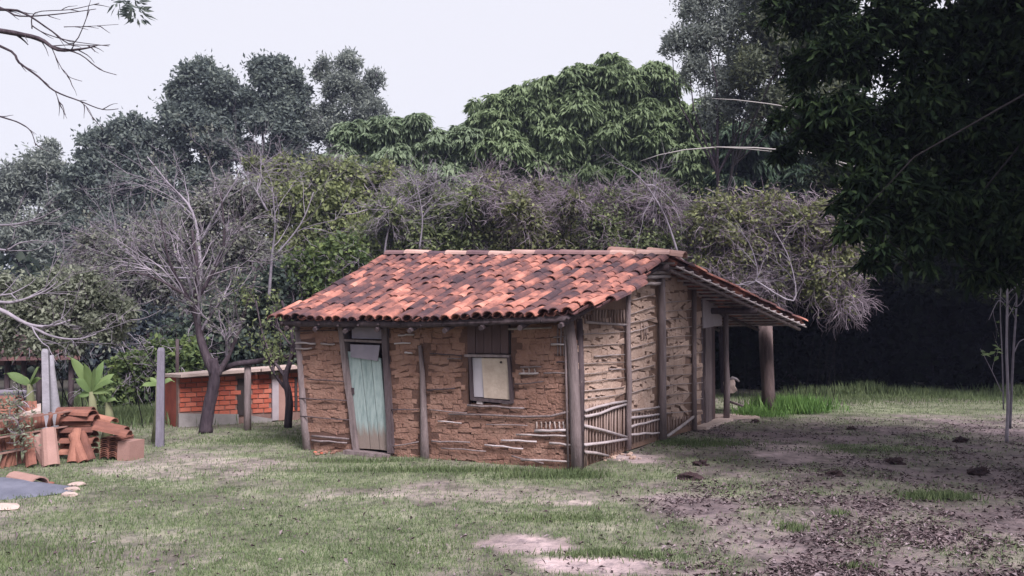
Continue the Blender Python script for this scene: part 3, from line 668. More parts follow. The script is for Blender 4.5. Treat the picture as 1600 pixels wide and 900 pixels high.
mb = MB(); slab_on(mb, SB, [(371, 592), (384, 591), (386, 648), (371, 650)], .004, -.018); mb.build('opening_shade', M_black, shed)  # thin dark slab on the solid wall, painted as a shaded recess
mb = MB(); slab_on(mb, SB, [(424, 582), (434, 581), (434, 656), (424, 657)], .05, .0); mb.build('door_board', M_white, shed)
mb = MB(); slab_on(mb, SB, [(434, 582), (446, 581), (447, 656), (434, 657)], .02, .0); mb.build('door_board', M_stackp, shed)
mb = MB(); slab_on(mb, SB, [(460, 590), (464, 590), (464, 640), (460, 640)], .02, -.018); mb.build('opening_shade', M_black, shed)  # narrow dark slab over solid wall, shade painted where a gap shows
for (x0, x1, o1) in ((276, 330, .25), (331, 400, .22), (401, 478, .27)):
    y0 = 586 - (x0 - 279) * .075; y1 = 586 - (x1 - 279) * .075
    f = [SB.p(x0, y0 + 3, o1), SB.p(x1, y1 + 3, o1), SB.p(x1, y1 - 1.5, o1), SB.p(x0, y0 - 1.5, o1)]
    bk = [p - SB.n * 1.3 + Vector((0, 0, -.03)) for p in f]
    MB().hexa(f, bk).build('roof_sheet', M_stone, shed)

# ---------------------------------------------------------------- posts and pole
def simple_post(name, label, px, y0, y1, Y, r, m, cat='post', lean=0, n=8):
    b = at(px, y1, Y); t = at(px + lean, y0, Y); b.z = -.05
    return tag(MB().tube([b, b.lerp(t, .33), b.lerp(t, .66), t], [r * 1.05, r, r * .97, r * .9], n, .06).build(name, m, None, True), label, cat)
def box_post(name, label, px, y0, y1, Y, wd, m, lean=0):
    b = at(px, y1, Y); t = at(px + lean, y0, Y); b.z = -.05; h = wd / 2; Mr = Matrix.Rotation(.3, 3, 'Z')
    q = [Mr @ Vector(v) * h for v in ((-1, -1, 0), (1, -1, 0), (1, 1, 0), (-1, 1, 0))]
    mb = MB(); rings = [[b.lerp(t, k) + v * (1 - .15 * k) for v in q] for k in (0, .5, .97)] + [[t + v * .6 for v in q]]
    vs = [v for r_ in rings for v in r_]; fs = [(i * 4 + j, i * 4 + (j + 1) % 4, i * 4 + 4 + (j + 1) % 4, i * 4 + 4 + j) for i in range(3) for j in range(4)] + [(12, 13, 14, 15)]
    return tag(mb.add(vs, fs).build(name, m), label, 'post')
box_post('fence_post', 'weathered grey wooden post standing alone in the grass left of the brick shed', 250, 543, 697, 11.9, .115, mat('grey_post', [(.12, .11, .14), (.2, .185, .225)], 6, .9, .6, 30, .3, stretch=(3, 3, .5)), lean=2)
box_post('concrete_post', 'tall whitish concrete post rising from behind the tile stacks', 76, 545, 690, 11.2, .098, M_cpost, lean=-5)
simple_post('wooden_post', 'thin grey post in front of the brick shed holding up the dark pole', 387, 566, 664, 14.0, .065, M_wood)
simple_post('thin_post', 'slim dark post far behind the grey wooden post', 277, 530, 655, 15.6, .035, M_woodd)
tag(MB().tube([at(338, 580, 13.75), at(370, 568, 13.85), at(400, 565, 13.95), at(430, 560, 13.95), at(466, 555, 13.9)], [.055, .05, .05, .045, .04], 7, .1).build('pole', M_bark, None, True), 'dark horizontal pole lying between the forked tree and the post before the shed', 'pole')
b = at(88, 655, 12.6); b.z = -.05
tag(MB().tube([b, at(88, 640, 12.6), at(85, 610, 12.6), at(81, 575, 12.6), at(80, 555, 12.6)], [.095, .07, .05, .045, .04], 8, .08).build('tree_stump', M_cpost, None, True), 'pale bare leaning trunk right behind the concrete post', 'trunk')

# ---------------------------------------------------------------- tile stacks on the left
LT, _, _ = tile_mesh('leaning_tile', M_stack, .46, .072, .062, .014)
SS, _, _ = tile_mesh('stacked_tile', M_stack, .19, .038, .034, .012, 5)
ST, svs, sfs = tile_mesh('clay_tile', M_stack, .46, .1, .085, .014)
SP, _, _ = tile_mesh('clay_tile', M_stackp, .5, .105, .09, .016)
def clay(M, me, label, group=None): return tag(piece('clay_tile', me, M), label, 'roof tile', group)
base = ground(0, 726); 
def G(px, Y): p = at(px, 600, Y); return Vector((p.x, Y, 0))
for tier in range(3):
    for i in range(25):
        px = -46 + i * 6.9 + R.uniform(-1, 1)
        if px > 100 + tier * 8: continue
        p = G(px, 9.85 + px * .009 + R.uniform(-.03, .03) + .03 * tier); p.z = .005 + tier * .203 + px * .0003
        clay(frame(p, Vector((R.uniform(-.22, .22), R.uniform(.0, .15), 1)), Vector((R.uniform(-.8, .8), -1, 0))), SS, 'short orange clay tile stood upright in the long three-tier stack at the left', 'upright tiles of the long stack')
for tier in range(3):
    a, b = G(-60, 9.25), G(104 + 6 * tier, 10.75); a.z = .19 + tier * .203 - .02; b.z = .19 + tier * .203 + .03; M_ = a.lerp(b, .5)
    tag(MB().hexa([a, b, b + Vector((0, 0, .018)), a + Vector((0, 0, .018))], [p + Vector((0, .32, 0)) for p in (a, b, b + Vector((0, 0, .018)), a + Vector((0, 0, .018)))]).build('batten_board', M_stackp), ['lowest', 'middle', 'topmost'][tier] + ' pale layer board between the tiers of the long tile stack', 'board')
for i in range(10):
    p = G(-20 + i * 8.5, 11.1); p.z = .55; clay(frame(p, Vector((R.uniform(-.15, .15), .05, 1)), Vector((R.uniform(-.3, .3), -1, 0))), SS, 'clay tile stood upright in the short top tier behind the concrete post', 'tiles in the back top tier')
for i in range(5):
    p = G(30, 10.8); p.z = .6 + i * .04; clay(frame(p, Vector((-1, .1, 0)), Vector((0, 0, 1))), ST, 'flat clay tile in the small pile lying across the top left tiers', 'tiles piled on the top left tiers')
sheet = [at(18, 640, 11.6), at(64, 630, 11.3), at(64, 642, 10.8), at(2, 652, 11)]
tag(MB().hexa(sheet, [p - Vector((0, 0, .04)) for p in sheet]).build('roof_sheet', M_stone), 'pinkish flat sheet tilted over the tile stack beside the concrete post', 'sheet')
for i in range(7):
    p = G(153 - (i % 2) * 3, 10.75 + .05 * (i % 2)); p.z = .06 + i * .075; clay(frame(p, Vector((-1, .12 * (i % 2), R.uniform(-.03, .03))), Vector((0, 0, 1))), ST, 'clay tile lying flat in the middle stack behind the two leaning orange tiles', 'flat tiles of the middle stack')
for i, dx in enumerate((0, 8)):
    p = G(147, 10.7 + i * .25); p.z = .575 + i * .02; clay(frame(p, Vector((-1, .3 - .4 * i, .02)), Vector((0, 0, 1))), ST, ['front capping tile on top of the middle stack', 'rear capping tile on top of the middle stack, turned askew'][i])
for j in range(2):
    for i in range(10):
        p = G(166 + j * 13, 10.6); p.z = .02 + i * .027; clay(frame(p, Vector((.03, 1, 0)), Vector((0, 0, 1))) @ Matrix.Diagonal((.62, 1, .5, 1)), ST, 'thin clay tile in the right-hand stack with its dark slots facing forward', 'thin tiles of the right-hand stack')
for i, (x, z, yy) in enumerate(((204, .32, 10.55), (199, .345, 10.8), (180, .42, 11.2))):
    p = G(x, yy); p.z = z; clay(frame(p, Vector((-1, -.05 + .1 * i, .22)), Vector((0, 0, 1))), ST, ['bright orange tile roofing the right-hand stack, nearest one', 'second bright tile on the right-hand stack, behind the nearest', 'upper rear tile bridging the middle and right-hand stacks'][i])
pz = G(196, 10.55); tag(MB().box(Matrix.Translation(pz) @ Matrix.Rotation(-.2, 4, 'Z'), -.09, .09, 0, .3, -.01, .25).build('clay_block', M_stackp), 'pale hollow clay block at the right end of the tile stacks', 'block')
def lean(pxb, yb, pxt, yt, me, label, zr):
    a = ground(pxb, yb); b = at(pxt, yt, a.y + .14); return clay(frame(a, b - a, Vector((zr, -1, .2))), me, label)
lean(77, 727, 58, 690, SP, 'greyish pink large tile leaning left against the long stack', -.3)
lean(80, 729, 76, 681, SP, 'tallest pale tile leaning upright before the concrete post', .2)
lean(52, 731, 48, 695, ST, 'dark shaded tile standing behind the pink leaning tile', -.8)
lean(113, 723, 118, 688, LT, 'brown tile leaning at the left of the middle stack', -.2)
lean(130, 723, 117, 688, LT, 'left one of the two orange tiles crossed against the middle stack', 0)
lean(142, 721, 130, 686, LT, 'right bright orange tile leaning on the middle stack', 0)
a = ground(62, 757, .05); clay(frame(a, at(5, 742, a.y + .35) - a, Vector((0, 0, 1))), SP, 'long clay tile lying face down behind the blue-grey sheet')
for i, (px, py) in enumerate(((72, 760), (121, 760), (112, 768), (108, 776))):
    g = ground(px, py); tag(blob('tile_shard', (g.x, g.y, .02), (.09, .05, .03), M_stack if i == 0 else M_stone, seed=i + 3), ['orange shard at the tip of the lying tile', 'upper pinkish shard right of the blue-grey sheet', 'middle pinkish shard right of the blue-grey sheet', 'lowest shard right of the blue-grey sheet'][i], 'shard')
g = ground(6, 797); tag(blob('flat_stone', (g.x, g.y, .02), (.16, .1, .04), M_stone, seed=9, rough=.3), 'flat pinkish stone below the blue-grey sheet at the left edge', 'stone')
# blue grey sheet over a low heap
o4 = [ground(-140, 735), ground(10, 747), ground(97, 770), ground(60, 786), ground(-160, 790)]
N_ = 26; vs = []; Cn = ground(-30, 768)
for j in range(9):
    for i in range(N_):
        a = 2 * math.pi * i / N_; t = j / 8
        rx = .98 * (1 + .1 * math.sin(3 * a)) * t; ry = .52 * t * (1 + .08 * math.cos(2 * a))
        x, y = Cn.x + rx * math.cos(a), Cn.y + ry * math.sin(a) - .12 * rx * math.cos(a)
        vs.append((x, y, .012 + .15 * (1 - t) ** 1.0 * (1 + .25 * noise.noise(Vector((x * 3, y * 3, 0)))) + .012 * noise.noise(Vector((x * 9, y * 9, 0)))))
fs = [(j * N_ + i, j * N_ + (i + 1) % N_, (j + 1) * N_ + (i + 1) % N_, (j + 1) * N_ + i) for j in range(8) for i in range(N_)]
tag(MB().add(vs, fs).build('grey_sheet', M_tarp, None, True), 'blue-grey sheet spread over a low heap at the left edge', 'sheet')

# ---------------------------------------------------------------- open shed far left
os_ = thing('open_shed', 'open-sided dark shed with an old tile roof at the far left', 'shed', G(20, 18))
a, b, c, d_ = at(-120, 560, 17), at(126, 556, 17.2), at(72, 528, 19.5), at(-100, 518, 19.5)
mb = MB(); mb.hexa([a, b, c, d_], [p - Vector((0, 0, .08)) for p in (a, b, c, d_)]); M_oldroof = mat('old_roof', [(.045, .028, .034), (.09, .052, .056), (.2, .105, .095)], 3, .9, rnd=.4); ro = mb.build('roof', M_oldroof, os_)
mb = MB()
for i in range(26):
    t = i / 25; p0, p1 = a.lerp(b, t), d_.lerp(c, t); zd = Vector((0, -.4, 1))
    for k in range(4): Mx = frame(p0.lerp(p1, k / 4) + Vector((0, 0, .03)), p1 - p0, zd) @ Matrix.Diagonal((1, (p1 - p0).length / 4 / .46, 1, 1)); mb.add([Mx @ Vector(v) for v in tvs], tfs)
mb.build('roof_tiles', M_oldroof, ro)['kind'] = 'stuff'
w0, w1 = at(-120, 573, 17.6), at(64, 570, 17.6)
MB().hexa([w0, w1, at(64, 553, 17.6), at(-120, 553, 17.6)], [p + Vector((0, .1, 0)) for p in (w0, w1, at(64, 553, 17.6), at(-120, 553, 17.6))]).build('wall_panel', mat('plum_board', [(.1, .06, .065), (.16, .1, .105)], 4, .9, rnd=.3), os_)
for px in (-60, 12, 38, 62, 112):
    t = at(px, 556, 17.5); b_ = at(px, 600, 17.5); b_.z = -.05; MB().tube([b_, t], .06, 7).build('post', M_woodd, os_, True)
tb = thing('work_table', 'low plum-coloured table standing in front of the open shed', 'table', G(20, 15))
MB().hexa([at(-40, 616, 14.8), at(52, 614, 14.8), at(50, 609, 15.6), at(-40, 610, 15.6)], [p - Vector((0, 0, .07)) for p in (at(-40, 616, 14.8), at(52, 614, 14.8), at(50, 609, 15.6), at(-40, 610, 15.6))]).build('table_top', M_lilac, tb)
for px in (-30, 8, 46):
    t = at(px, 617, 15.1); MB().tube([Vector((t.x, t.y, -.02)), t], .04, 6).build('leg', M_woodd, tb)

# ---------------------------------------------------------------- vegetation
def sub_clumps(circles, per, rfrac, up_bias=.2):
    """circles (px,py,rpx,Y) -> smaller clumps on and in each"""
    out = []
    for (px, py, rp, Y) in circles:
        c = at(px, py, Y); r = rp * Y / FPX
        k = max(4, int(per))
        v = rdir(k); v[:, 2] += up_bias; v /= np.linalg.norm(v, axis=1, keepdims=True)
        rad = rng.uniform(.35, 1, (k, 1)) ** .6 * (1 - rfrac * .6)
        pc = np.array(c) + v * rad * r * np.array([1, .9, 1])
        for q in pc: out.append((*q, r * rfrac * rng.uniform(.7, 1.3)))
    return np.array(out)
def leaf_cloud(cl, n, L, W, mode='rand', flat=.8, soft=0):
    w_ = cl[:, 3] ** 2 * rng.uniform(.3, 1.5, len(cl)); i = rng.choice(len(cl), n, p=w_ / w_.sum())
    v = rdir(n); rr = rng.uniform(0, 1, (n, 1)) ** .45
    if soft: rr = np.where(rng.uniform(size=(n, 1)) < .5, rr, np.abs(rng.normal(size=(n, 1))) * .85 + .3)
    pos = cl[i, :3] + v * rr * cl[i, 3:4] * np.array([1, 1, flat]); L = L * rng.uniform(.55, 1.3, n)
    if mode == 'hang': d = v * [.6, .6, .15] + [0, 0, -.9] + rdir(n) * .35
    elif mode == 'up': d = v * .5 + [0, 0, .8] + rdir(n) * .5
    else: d = v * .6 + rdir(n)
    nr = v + rdir(n) * .7 + [0, 0, .4]
    return leaf_arrays(pos, d, nr, rng.uniform(.7, 1.3, n) * L, rng.uniform(.7, 1.3, n) * W)
def whorls(cl, n, per, L, W):
    w_ = cl[:, 3] ** 2; i = rng.choice(len(cl), n, p=w_ / w_.sum()); v = rdir(n); v[:, 2] = np.abs(v[:, 2]) * .9 - .2
    pos = cl[i, :3] + v * rng.uniform(.7, 1.05, (n, 1)) * cl[i, 3:4]
    pos = np.repeat(pos, per, 0); v = np.repeat(v, per, 0); a = rng.uniform(0, 2 * np.pi, n * per)
    h = np.stack([np.cos(a), np.sin(a), np.zeros_like(a)], 1) * .55
    d = h + v * .35 + [0, 0, -.75] + rdir(n * per) * .2
    sz = np.repeat(rng.uniform(.55, 1.35, n), per); d = d + np.repeat(rdir(n) * .35, per, 0)
    nr = h + [0, 0, .5] + rdir(n * per) * .3
    return leaf_arrays(pos, d, nr, sz * rng.uniform(.7, 1.25, n * per) * L, rng.uniform(.8, 1.2, n * per) * W)
def branches(start, dirs, length, rad, depth, spread=.6, kids=3, K=5, grav=0.0, out=None, curve=.25):
    """recursive limbs -> list of (pts(K,3), rad(K))"""
    if out is None: out = []
    p = np.array(start, float); d = np.array(dirs, float); d /= np.linalg.norm(d); pts = [p.copy()]
    for k in range(K - 1):
        d = d + rng.normal(size=3) * curve / K * 2 + [0, 0, grav / K]; d /= np.linalg.norm(d); p = p + d * length / (K - 1); pts.append(p.copy())
    out.append((np.array(pts), np.linspace(rad, rad * (.55 if depth else .3), K)))
    if depth:
        for k in range(kids):
            t = rng.integers(2, K); nd = d + rdir(1)[0] * spread
            branches(pts[t] if k else pts[-1], nd, length * rng.uniform(.5, .8), rad * .55, depth - 1, spread, kids, K, grav, out, curve)
    return out
def br_arrays(brs, n=4): return tube_arrays(np.array([b[0] for b in brs]), np.array([b[1] for b in brs]), n)
def make_tree(name, label, cat, circles, base, trunk_r, lm, bm_, nleaf, L, W, per=14, rf=.38, mode='rand', limbs=5, group=None, trunk_top=None, tw=0, twm=None, flat=.8, whorl=0):
    b = Vector(base); t = thing(name, label, cat, b, group)
    cl = sub_clumps(circles, per, rf)
    if whorl:
        p1 = whorls(cl, nleaf // whorl, whorl, L, W); p2 = leaf_cloud(cl, nleaf // 3, L, W, 'hang', flat); V, F = merge([p1, p2])
    else: V, F = leaf_cloud(cl, nleaf, L, W, mode, flat, 1)
    obj_np('crown', V, F, 3, lm, t)
    brs = []
    cs = [np.array(at(px, py, Y)) for px, py, rp, Y in circles]
    low = min(cs, key=lambda q: q[2]); mid = np.mean(cs, axis=0)
    top = np.array(trunk_top if trunk_top else (b.x * .6 + mid[0] * .4, b.y * .6 + mid[1] * .4, b.z + (low[2] - b.z) * .75 + .2))
    b_ = np.array(b) - [0, 0, .3]; tr = np.array([b_, b_ * .66 + top * .34 + rng.normal(size=3) * .05, b_ * .33 + top * .67 + rng.normal(size=3) * .06, top, top + (mid - top) * .15])
    brs.append((tr, np.linspace(trunk_r * 1.15, trunk_r * .7, 5)))
    for q in cs[:limbs * 3]:
        e = q; m_ = (top + e) / 2 + rng.normal(size=3) * np.linalg.norm(e - top) * .08
        pts = np.array([top, top * .6 + m_ * .4, m_, m_ * .5 + e * .5 + rng.normal(size=3) * .05, e]); brs.append((pts, np.linspace(trunk_r * .55, trunk_r * .12, 5)))
    if len(cl) and tw:
        for _ in range(tw):
            q = cl[rng.integers(len(cl))]; s = q[:3] + rdir(1)[0] * q[3] * .6; branches(s, rdir(1)[0] + [0, 0, .4], q[3] * rng.uniform(.8, 1.6), trunk_r * .1 + .004, 1, .8, 2, 5, 0, brs, .5)
    V, F = br_arrays(brs, 5); obj_np('trunk', V, F, 4, bm_, t, True)
    return t
def gbase(px, Y): p = at(px, 560, Y); return (p.x, Y, gz(p.x, Y))
EU = 'tall trees on the skyline at the left'
Y = 42
make_tree('skyline_tree', 'leftmost pale feathery tree of the skyline, sky showing through', 'tree', [(20, 300, 45, Y), (70, 270, 42, Y), (40, 360, 60, Y), (110, 330, 45, Y), (-40, 330, 60, Y), (75, 235, 18, Y), (100, 400, 60, Y)], gbase(50, Y), .2, L_airy, M_bark, 33000, .28, .1, 34, .25, group=EU, flat=1)
make_tree('skyline_tree', 'broad dark low-crowned tree between the feathery tree and the tall twin crowns', 'tree', [(160, 235, 45, Y), (210, 220, 42, Y), (150, 300, 60, Y), (230, 290, 60, Y), (190, 370, 70, Y), (280, 350, 60, Y), (130, 390, 50, Y)], gbase(190, Y), .3, L_far, M_bark, 57000, .26, .13, 34, .25, group=EU)
make_tree('skyline_tree', 'tall dark round-topped tree, left one of the twin crowns', 'tree', [(318, 130, 42, Y), (285, 150, 26, Y), (350, 150, 38, Y), (300, 200, 52, Y), (350, 220, 50, Y), (270, 250, 34, Y), (330, 290, 42, Y)], gbase(330, Y), .35, L_far, M_bark, 45000, .26, .12, 34, .25, group=EU)
make_tree('skyline_tree', 'tall dark tree, right one of the twin crowns', 'tree', [(425, 120, 38, Y), (450, 145, 38, Y), (400, 170, 36, Y), (440, 200, 52, Y), (465, 250, 42, Y), (415, 260, 34, Y)], gbase(425, Y), .32, L_far, M_bark, 45000, .26, .12, 34, .25, group=EU)
make_tree('skyline_tree', 'thin airy grey-green tree just right of the tall twin crowns', 'tree', [(545, 100, 22, Y), (505, 110, 20, Y), (585, 125, 18, Y), (540, 150, 38, Y), (510, 190, 40, Y), (580, 180, 32, Y), (540, 220, 40, Y)], gbase(540, Y), .18, L_airy, M_barkg, 26000, .22, .08, 30, .26, group=EU, flat=1.2, tw=40)
Ym = 30
make_tree('mango_tree', 'smaller pale green mango tree left of the great mango crown', 'tree', [(560, 225, 42, Ym), (610, 215, 42, Ym), (650, 212, 44, Ym), (700, 240, 50, Ym), (735, 222, 40, Ym), (540, 270, 50, Ym), (620, 275, 60, Ym), (690, 295, 55, Ym), (500, 300, 40, Ym), (590, 320, 50, Ym), (740, 290, 50, Ym), (650, 330, 50, Ym)], gbase(620, Ym), .22, L_mangop, M_bark, 100000, .34, .085, 26, .34, whorl=12, group='mango trees behind the hut')
make_tree('mango_tree', 'great domed green mango tree rising behind the hut roof', 'tree', [(965, 132, 54, Ym), (905, 145, 50, Ym), (1020, 152, 52, Ym), (850, 162, 48, Ym), (800, 178, 46, Ym), (765, 180, 38, Ym), (1075, 190, 50, Ym), (1110, 212, 46, Ym), (930, 200, 70, Ym), (1010, 220, 70, Ym), (850, 230, 65, Ym), (780, 245, 60, Ym), (1080, 260, 60, Ym), (900, 290, 65, Ym), (980, 300, 65, Ym), (1060, 320, 60, Ym), (820, 310, 55, Ym), (1130, 280, 50, Ym), (750, 300, 50, Ym), (950, 350, 50, Ym), (1150, 240, 46, Ym), (900, 250, 60, 32), (930, 270, 55, 33)], gbase(960, Ym), .28, L_mango, M_bark, 210000, .34, .085, 24, .36, whorl=12, group='mango trees behind the hut')
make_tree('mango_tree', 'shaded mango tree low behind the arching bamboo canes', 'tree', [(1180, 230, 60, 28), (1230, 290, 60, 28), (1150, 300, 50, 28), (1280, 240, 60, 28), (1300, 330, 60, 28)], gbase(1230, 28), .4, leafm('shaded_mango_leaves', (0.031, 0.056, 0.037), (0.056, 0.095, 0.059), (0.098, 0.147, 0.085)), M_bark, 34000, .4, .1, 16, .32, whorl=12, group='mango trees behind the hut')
BM = 'feathery trees at the top right'
make_tree('feathery_tree', 'feathery pale tree at the top, right of the mango dome', 'tree', [(1085, 15, 34, 24), (1050, 70, 20, 24), (1075, 60, 30, 24), (1120, 60, 40, 24), (1085, 110, 30, 24), (1130, 130, 34, 24), (1150, 10, 46, 24), (1090, -40, 50, 24), (1160, 100, 40, 24), (1120, 175, 34, 24), (1175, 160, 34, 24)], gbase(1130, 24), .07, L_airy, M_bark, 27000, .15, .05, 34, .24, group=BM, tw=60, flat=1.5)
make_tree('feathery_tree', 'darker feathery tree between the pale one and the big overhanging crown', 'tree', [(1200, 40, 46, 23), (1180, 110, 40, 23), (1240, 80, 55, 23), (1220, 160, 50, 23), (1290, 50, 60, 23), (1220, -30, 60, 23), (1300, 150, 60, 23)], gbase(1085, 23), .06, leafm('dim_feathery_leaves', (.055, .07, .052), (.1, .12, .08), (.17, .19, .1)), M_blackbark, 34000, .17, .06, 20, .28, group=BM, tw=60, flat=1.2)
# arching bamboo canes
def cane(label, pts, r): tag(MB().tube([at(*p) for p in pts], r, 6).build('bamboo_cane', M_bamboo, None, True), label, 'bamboo cane', 'bare arching bamboo canes')
cane('long pale bare cane arching over the brush at mid height', [(1000, 252, 20.5), (1030, 242, 20.5), (1070, 234, 20.5), (1120, 230, 20.5), (1180, 231, 20.5), (1260, 237, 20.5), (1340, 262, 20.5)], [.006, .01, .014, .018, .02, .022, .022])
cane('second cane just below the long arching one', [(1110, 229, 20.3), (1170, 233, 20.3), (1220, 238, 20.3), (1275, 241, 20.3), (1350, 275, 20.3)], [.006, .01, .012, .012, .014])
cane('short straight pale cane higher up between mango and feathery trees', [(1112, 154, 21), (1150, 156, 21), (1200, 162, 21), (1250, 170, 21), (1330, 195, 21)], [.008, .012, .014, .015, .018])

# brush: twig tangle + leaves
def brush(name, label, circles, lm, tm, nleaf, ntw, L=.12, W=.07, base=None, group=None, twl=.9, per=12, rf=.4, cat='bush', r=.009, stem=.035):
    px = sum(c[0] for c in circles) / len(circles); Y = circles[0][3]; b = base or gbase(px, Y)
    t = thing(name, label, cat, b, group); cl = sub_clumps(circles, per, rf)
    V, F = leaf_cloud(cl, nleaf, L, W, 'rand', .9, 1); obj_np('foliage', V, F, 3, lm, t)
    K = 6; nt1 = ntw // 3; i = rng.integers(len(cl), size=nt1); s = cl[i, :3] + rdir(nt1) * cl[i, 3:4] * .6
    def walk(s, d, ln, K=6):
        m = len(s); P = np.zeros((m, K, 3)); P[:, 0] = s
        for k in range(1, K):
            d = d + rdir(m) * .5 + [0, 0, -.1]; d /= np.linalg.norm(d, axis=1, keepdims=True); P[:, k] = P[:, k - 1] + d * ln / K * rng.uniform(.6, 1.4, (m, 1))
        return P, d
    P1, d1 = walk(s, rdir(nt1) * [1, 1, .7] + [0, 0, .2], twl)
    a = rng.integers(nt1, size=nt1 * 2); P2, _ = walk(P1[a, rng.integers(2, 5, nt1 * 2)], d1[a] + rdir(nt1 * 2) * .9, twl * .5)
    P = np.concatenate([P1, P2]); sc1 = np.concatenate([rng.uniform(.8, 1.7, (nt1, 1)), rng.uniform(.45, .8, (nt1 * 2, 1))])
    rad = np.linspace(1, .35, K)[None] * sc1 * r
    parts = [tube_arrays(P, rad, 3)]
    brs = []
    for c in circles:
        q = np.array(at(*c[:2], c[3])); bb = np.array([q[0] + rng.normal() * .25, c[3] + 1, gz(q[0], c[3]) - .2]); m_ = bb * .5 + q * .5 + rng.normal(size=3) * .15
        brs.append((np.array([bb, bb * .6 + m_ * .4, m_, m_ * .4 + q * .6, q]), np.linspace(stem, stem * .4, 5)))
    v2, f2 = br_arrays(brs, 3); obj_np('stems', v2, f2, 4, M_blackbark, t, True)['kind'] = 'stuff'
    V, F = merge(parts); obj_np('twigs', V, F, 4, tm, t)['kind'] = 'stuff'
    return t
BG = 'brush behind the hut and the yard'
brush('shrub', 'yellow-green leafy shrub mass left of the mango, above the hut roof end', [(470, 300, 45, 24), (430, 330, 42, 24), (520, 330, 55, 24), (570, 310, 45, 24), (480, 370, 50, 24), (560, 370, 50, 24), (420, 290, 30, 24), (620, 320, 45, 24), (440, 400, 40, 24), (545, 275, 26, 24), (505, 262, 18, 24), (445, 262, 20, 24), (600, 280, 24, 24), (395, 255, 16, 24)], L_yel, M_twig, 44000, 2600, .17, .09, group=BG)
brush('shrub', 'bright green shrub low beside the left end of the tile roof', [(470, 430, 36, 20), (510, 420, 34, 20), (540, 400, 32, 20), (500, 460, 30, 20)], L_green, M_twig, 11000, 500, .14, .09, group=BG)
brush('thicket', 'grey twiggy thicket directly over the left half of the hut ridge', [(620, 368, 50, 22), (690, 358, 55, 22), (650, 404, 50, 22), (730, 394, 50, 22), (590, 399, 42, 22), (700, 318, 30, 22), (640, 308, 26, 22), (672, 293, 18, 22), (735, 318, 26, 21), (606, 328, 26, 21)], L_brush, M_twig, 42000, 3600, .13, .07, group=BG)
brush('thicket', 'olive thicket with purplish twigs over the middle of the hut ridge', [(790, 348, 55, 22), (850, 368, 55, 22), (800, 394, 50, 22), (880, 394, 45, 22), (790, 313, 26, 21), (845, 303, 24, 22), (765, 288, 16, 22), (895, 318, 26, 21), (822, 330, 30, 20)], L_vine, M_twigr, 40000, 4200, .13, .07, group=BG)
brush('thicket', 'purplish grey thicket over the right end of the hut ridge', [(930, 358, 50, 21.5), (1000, 368, 55, 21.5), (950, 399, 45, 21.5), (1040, 394, 50, 21.5), (1060, 363, 36, 21.5), (960, 318, 20, 21.5), (1010, 308, 26, 21.5), (1035, 323, 18, 21)], L_brush, M_twigr, 30000, 4400, .12, .07, group=BG)
brush('vine_thicket', 'pale tangle of dry vines hanging over the rear veranda roof', [(1130, 360, 50, 20.5), (1190, 340, 46, 20.5), (1110, 420, 40, 20.5), (1180, 400, 50, 20.5), (1240, 380, 50, 20.5), (1230, 430, 42, 20.5), (1150, 450, 30, 20.5), (1200, 450, 30, 20.5)], L_vine, M_twigr, 22000, 5200, .12, .07, group=BG, r=.01, stem=.008)
brush('vine_thicket', 'drooping end of the vine tangle at the edge of the black wood', [(1290, 390, 46, 20), (1290, 440, 38, 20), (1320, 420, 34, 20), (1260, 340, 40, 20), (1310, 340, 36, 20), (1320, 470, 20, 20)], L_vine, M_twigr, 15000, 2600, .12, .07, group=BG, r=.01, stem=.008)
brush('grey_bush', 'leafless grey bush with white branches left of the yellow-green shrub', [(330, 340, 50, 23), (380, 320, 45, 23), (290, 380, 50, 23), (360, 390, 55, 23), (420, 430, 45, 23), (350, 440, 50, 23)], L_grey, M_twig, 24000, 4600, .14, .07, group=BG)
brush('grey_bush', 'grey thorny bush above the left edge of the brick shed', [(230, 400, 50, 22), (190, 440, 45, 22), (250, 460, 50, 22), (150, 390, 40, 22), (300, 470, 40, 22)], L_grey, M_twig, 22000, 3800, .14, .07, group=BG)
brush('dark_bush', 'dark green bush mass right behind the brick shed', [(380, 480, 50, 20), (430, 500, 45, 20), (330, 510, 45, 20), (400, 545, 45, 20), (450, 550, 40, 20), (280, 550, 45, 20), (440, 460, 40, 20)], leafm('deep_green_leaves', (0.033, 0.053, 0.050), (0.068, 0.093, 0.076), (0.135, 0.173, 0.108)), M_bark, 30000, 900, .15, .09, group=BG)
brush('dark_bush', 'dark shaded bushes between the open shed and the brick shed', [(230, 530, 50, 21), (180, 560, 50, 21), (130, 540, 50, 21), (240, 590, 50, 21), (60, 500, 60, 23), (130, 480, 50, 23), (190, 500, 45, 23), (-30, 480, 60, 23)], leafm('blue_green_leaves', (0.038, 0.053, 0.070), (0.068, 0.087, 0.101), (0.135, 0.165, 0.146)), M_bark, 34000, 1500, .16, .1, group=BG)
brush('green_bush', 'sunlit green bush behind the lone grey post', [(225, 600, 36, 17.5), (270, 590, 36, 17.5), (250, 560, 30, 17.5), (180, 612, 30, 17), (290, 560, 30, 17.5), (200, 575, 26, 17)], L_green, M_twig, 14000, 500, .12, .08, group=BG)
brush('pale_shrub', 'pale leafy shrub standing over the tile stacks at the left', [(60, 470, 40, 13.5), (110, 460, 42, 13.5), (160, 480, 40, 13.5), (30, 500, 36, 13.5), (90, 510, 36, 13.5), (195, 490, 24, 13.5), (10, 460, 36, 13.5), (140, 445, 25, 13.5), (0, 530, 34, 13.5), (60, 535, 26, 13.5), (120, 535, 22, 13.5), (170, 515, 26, 13.5)], L_shrub, M_twig, 24000, 900, .09, .05, base=gbase(105, 13.5), group=BG, twl=.5, r=.006, stem=.014)
